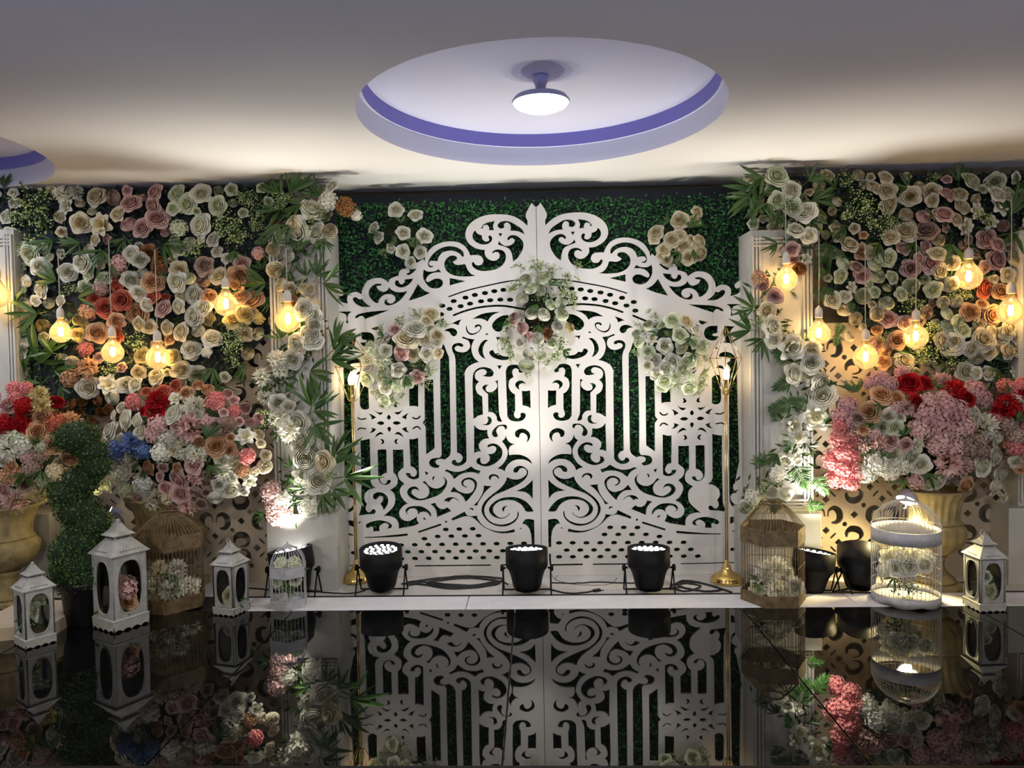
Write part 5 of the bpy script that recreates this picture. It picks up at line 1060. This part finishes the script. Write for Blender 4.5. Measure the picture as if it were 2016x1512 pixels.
posy('birdcage_flowers', 'white peonies lying inside the brown birdcage with the open top', P + Vector((0, 0, .03)), [('pw', -.05, -.06, .13, .062, -.2, -1, .3), ('pw', .02, -.02, .15, .05, .2, -1, .5), ('pc', .03, -.07, .045, .048, .1, -1, .4), ('pw', .10, -.04, .06, .045, .4, -1, .4), ('lg', -.10, -.05, .05, .045, -.3, -1, .3), ('v', -.06, -.05, .08, .05, 0, -1, .5), ('v', .05, -.05, .09, .05, 0, -1, .5), ('rw', .07, -.03, .12, .03, .3, -1, .3), ('pw', -.02, -.10, .06, .05, 0, -1, .4), ('rw', .09, -.08, .06, .045, .2, -1, .4)])
P = birdcage(338, 1190, 0, .185, 6, ((0, .07, 'base_band'), (.325, .40, 'top_band')), ((.98, .41), (.60, .47), (.30, .50)), M['cage_brown'], 'brown six-sided birdcage standing behind the largest lantern', 54, False, .35, (.07, .2, .32))
posy('birdcage_flowers', 'white peonies in the brown birdcage behind the largest lantern', P + Vector((0, 0, .04)), [('pc', -.03, -.07, .17, .05, -.2, -1, .4), ('pw', .06, -.06, .17, .05, .2, -1, .5), ('pw', .05, -.09, .08, .065, .1, -1, .4), ('pw', .12, -.03, .07, .05, .4, -1, .4), ('lw', -.10, -.05, .10, .05, -.3, -1, .3), ('v', .08, -.09, .14, .055, 0, -1, .5), ('v', -.05, -.05, .06, .05, 0, -1, .5), ('pc', -.06, -.06, .07, .05, -.2, -1, .3)])
P = birdcage(569, 1192, 0, .101, 6, ((0, .048, 'base_band'), (.165, .220, 'middle_band')), ((.99, .225), (.93, .255), (.78, .285), (.52, .308), (.2, .322), (.05, .325)), M['cage_white'], 'small white six-sided birdcage in front of the left pillar', 28, False, .2, (.225,))
posy('birdcage_flowers', 'greenish white blooms inside the small white birdcage', P + Vector((0, 0, .03)), [('hg', -.03, -.02, .20, .04, -.2, -1, .4), ('hg', .04, -.02, .20, .04, .2, -1, .4), ('rg', -.05, -.04, .11, .03, -.3, -1, .3), ('rg', .05, -.04, .12, .03, .3, -1, .3), ('v', 0, -.03, .08, .045, 0, -1, .5), ('v', .03, 0, .16, .045, 0, -1, .5), ('f', 0, .01, .08, .07, 0, -1, .5), ('v', .03, -.05, .05, .04, .2, -1, .6)])

# ------------------------------------------------------------------ urns and topiary
def urn(px, py, sx, label):
    P = atz(px, py, PZ); t = thing('urn', label, 'urn', P, 'straw-coloured garden urns')
    X = Matrix.Diagonal((sx, sx, 1, 1))
    part('plinth', MB().box((0, 0, .025), (.27 * sx, .27 * sx, .05), bev=.006), M['urn'], t)
    part('foot', MB().lathe([(.115, .05), (.12, .06), (.11, .075), (.075, .10), (.055, .14), (.058, .17), (.072, .185), (.072, .195), (.06, .2)], 32, xf=X), M['urn'], t)
    part('gadrooned_bowl', MB().lathe([(.06, .198), (.10, .215), (.145, .255), (.168, .31), (.170, .345), (.155, .372), (.14, .378)], 96, xf=X, flute=lambda i, a: 1 + (.05 * abs(math.sin(a * 8)) - .02) * (1 if 0 < i < 5 else .2)), M['urn'], t)
    part('neck', MB().lathe([(.14, .376), (.15, .384), (.138, .395), (.132, .42), (.136, .46), (.15, .51), (.175, .55), (.185, .562), (.17, .566), (.14, .50), (.001, .48)], 96, xf=X, flute=lambda i, a: 1 + .035 * math.sin(a * 21 + 2 * math.sin(a * 3)) * (1 if 2 < i < 7 else .1)), M['urn'], t)
    return t
urn(335, 1163, 1.25, 'wide straw-coloured urn behind the largest lantern')
urn(14, 1192, 1.0, 'straw-coloured urn with a ribbed bowl at the left edge of the picture')
urn(1838, 1160, .95, 'straw-coloured urn behind the tall grey-white birdcage')
P = atz(168, 1226, 0.0)
t = thing('spiral_topiary', 'dark green spiral topiary in a black pot beside the largest lantern', 'topiary', P)
part('pot', MB().lathe([(.082, 0), (.086, .004), (.106, .20), (.112, .202), (.112, .222), (.104, .224), (.10, .20), (.001, .19)], 40), M['black_pot'], t)
k = ppm(P); pos = []; nr = []; g = np.random.default_rng(5); cores = MB()
for x, y, r in ((150, 862, 46), (180, 888, 34), (186, 918, 34), (160, 946, 40), (138, 972, 42), (155, 1006, 46), (180, 1030, 40), (165, 1062, 50), (148, 1086, 52), (165, 1108, 56), (140, 1128, 46), (180, 1130, 50), (160, 1136, 52)):
    c = np.array(at(x, y, P.y) - P); R = r / k; n = int(850 * (r / 45) ** 2)
    d = g.normal(size=(n, 3)); d /= np.linalg.norm(d, axis=1)[:, None]; pos.append(c + d * R * g.uniform(.82, 1.0, (n, 1)) * [1, .9, .8]); nr.append(d)
    cores.ball((0, 0, 0), R * .84, 14, xf=Matrix.Translation(c) @ Matrix.Diagonal((1, .9, .8, 1)))
V, F4 = leaves(np.concatenate(pos), np.concatenate(nr), .0135, .7, 6, 1.2)
link('topiary_leaves', np_mesh('topiary_leaves', V, F4), M['topiary'], t, kind='stuff')
part('leafy_core', cores, M['dark_green'], t, kind='stuff')
part('trunk', MB().tube([(0, 0, .19), (.01, 0, .3), (-.01, 0, .5), at(160, 900, P.y) - P], .012, 8), M['bark'], t)

# ------------------------------------------------------------------ small floods hidden by the urns
def flood(px, py, Y, aim, power, label, r=.022):
    P = at(px, py, Y); t = thing('flood_light', label, 'spotlight', P)
    q = Vector(aim).to_track_quat('Z', 'Y').to_matrix().to_4x4()
    part('housing', MB().lathe([(r * .5, -.06), (r, -.045), (r * 1.15, 0), (r * 1.25, .006), (r * 1.1, .004)], 24, xf=q, cap=False), M['lamp_white'], t)
    part('lens', MB().lathe([(.001, .006), (r * .8, .004), (r * 1.1, .001)], 24, xf=q, cap=False), M['flood'], t)
    part('clip', MB().tube([q @ Vector((0, 0, -.04)), Vector((0, .02, -.05)), Vector((0, .05, -.055))], .004, 6), M['lamp_white'], t)
    light('flood_light_beam', 'SPOT', P + (q @ Vector((0, 0, .02))), power, (1.0, .80, .36), aim=aim, size=.03, spot=165, blend=.6, parent=t)
flood(1786, 985, -.36, (-.35, -.25, -.55), 45, 'small glowing white spotlight under the pink urn flowers, over the tall birdcage', .05)
flood(220, 1003, -.40, (-.5, -.35, .3), 2.5, 'small glowing spotlight between the spiral topiary and the wide urn', .014)

# ------------------------------------------------------------------ cables on the platform
def cable(pts, r, label, m='rubber', plug=False, wob=.012, seed=0):
    g = random.Random(seed); P = atz(pts[0][0], pts[0][1], PZ); t = thing('power_cable', label, 'cable', P)
    w = [atz(x, y, PZ + r + (q[0] if q else 0)) - P for x, y, *q in pts]; dense = []
    for i in range(len(w) - 1):
        p0, p1, p2, p3 = w[max(0, i - 1)], w[i], w[i + 1], w[min(len(w) - 1, i + 2)]
        for j in range(6):
            u = j / 6; dense.append(0.5 * ((2 * p1) + (p2 - p0) * u + (2 * p0 - 5 * p1 + 4 * p2 - p3) * u * u + (3 * p1 - p0 - 3 * p2 + p3) * u ** 3))
    dense.append(w[-1])
    dense = [p + Vector((0, g.uniform(-wob, wob), 0)) * .4 for p in dense]
    part('cord', MB().tube(dense, r, 6), M[m], t)
    if plug: part('plug', MB().box((0, 0, 0), (.045, .022, .02), bev=.005, xf=Matrix.Translation(w[-1]) @ Matrix.Rotation(.5, 4, 'Z')).tube([w[-1] + Vector((.02, .005, 0)), w[-1] + Vector((.04, .01, 0))], .003, 5), M['rubber'], t)
    return t
cable([(800, 1147), (850, 1140), (920, 1134), (990, 1140), (960, 1150), (900, 1154), (840, 1148), (870, 1142), (930, 1138), (985, 1146), (940, 1156), (880, 1158), (830, 1150), (800, 1152)], .006, 'thick black cable looped in a flat coil beside the left-hand stage light', seed=1)
cable([(790, 1150), (840, 1146), (880, 1150), (930, 1152), (980, 1144), (1000, 1150)], .005, 'black cable running out of the flat coil to the middle stage light', seed=2)
cable([(1085, 1147), (1130, 1148), (1180, 1146), (1240, 1148), (1290, 1146)], .004, 'straight thin black cable between the two middle stage lights', seed=3)
cable([(1082, 1160), (1120, 1168), (1150, 1166), (1175, 1163)], .0045, 'short black cable with a plug beside the middle stage light', plug=True, seed=4)
cable([(1330, 1150), (1350, 1143), (1390, 1150), (1420, 1160), (1395, 1164), (1360, 1160), (1335, 1152), (1370, 1146), (1410, 1156), (1440, 1166)], .006, 'thick black cable tangled in front of the right brass lamp', seed=5)
cable([(1320, 1152), (1345, 1148), (1380, 1154), (1350, 1164), (1325, 1158)], .005, 'black cable end tucked beside the light next to the right brass lamp', plug=True, seed=6)
cable([(600, 1160), (640, 1166), (690, 1168), (720, 1162)], .004, 'thin black cable from the light behind the small birdcage to the next light', seed=7)
cable([(620, 1150), (650, 1156), (670, 1148), (690, 1142), (670, 1138), (655, 1146)], .0025, 'thin wire curled at the foot of the left brass lamp', 'twig', seed=8)
cable([(1092, 1140), (1100, 1126), (1095, 1118), (1086, 1128), (1096, 1142), (1130, 1150), (1160, 1152), (1200, 1150), (1215, 1138)], .0014, 'fine fairy-light wire looped beside the middle stage light', seed=9)
cable([(1650, 1162), (1690, 1168), (1720, 1166), (1760, 1160)], .005, 'black cable under the tilted unlit stage light', seed=10)
cable([(1850, 1152), (1900, 1146), (1960, 1138), (2016, 1146), (2060, 1150)], .005, 'black cable behind the far lantern at the right edge', seed=11)
cable([(420, 1150), (470, 1156), (520, 1160), (545, 1162)], .0045, 'black cable behind the lantern with the carrying ring', seed=12)
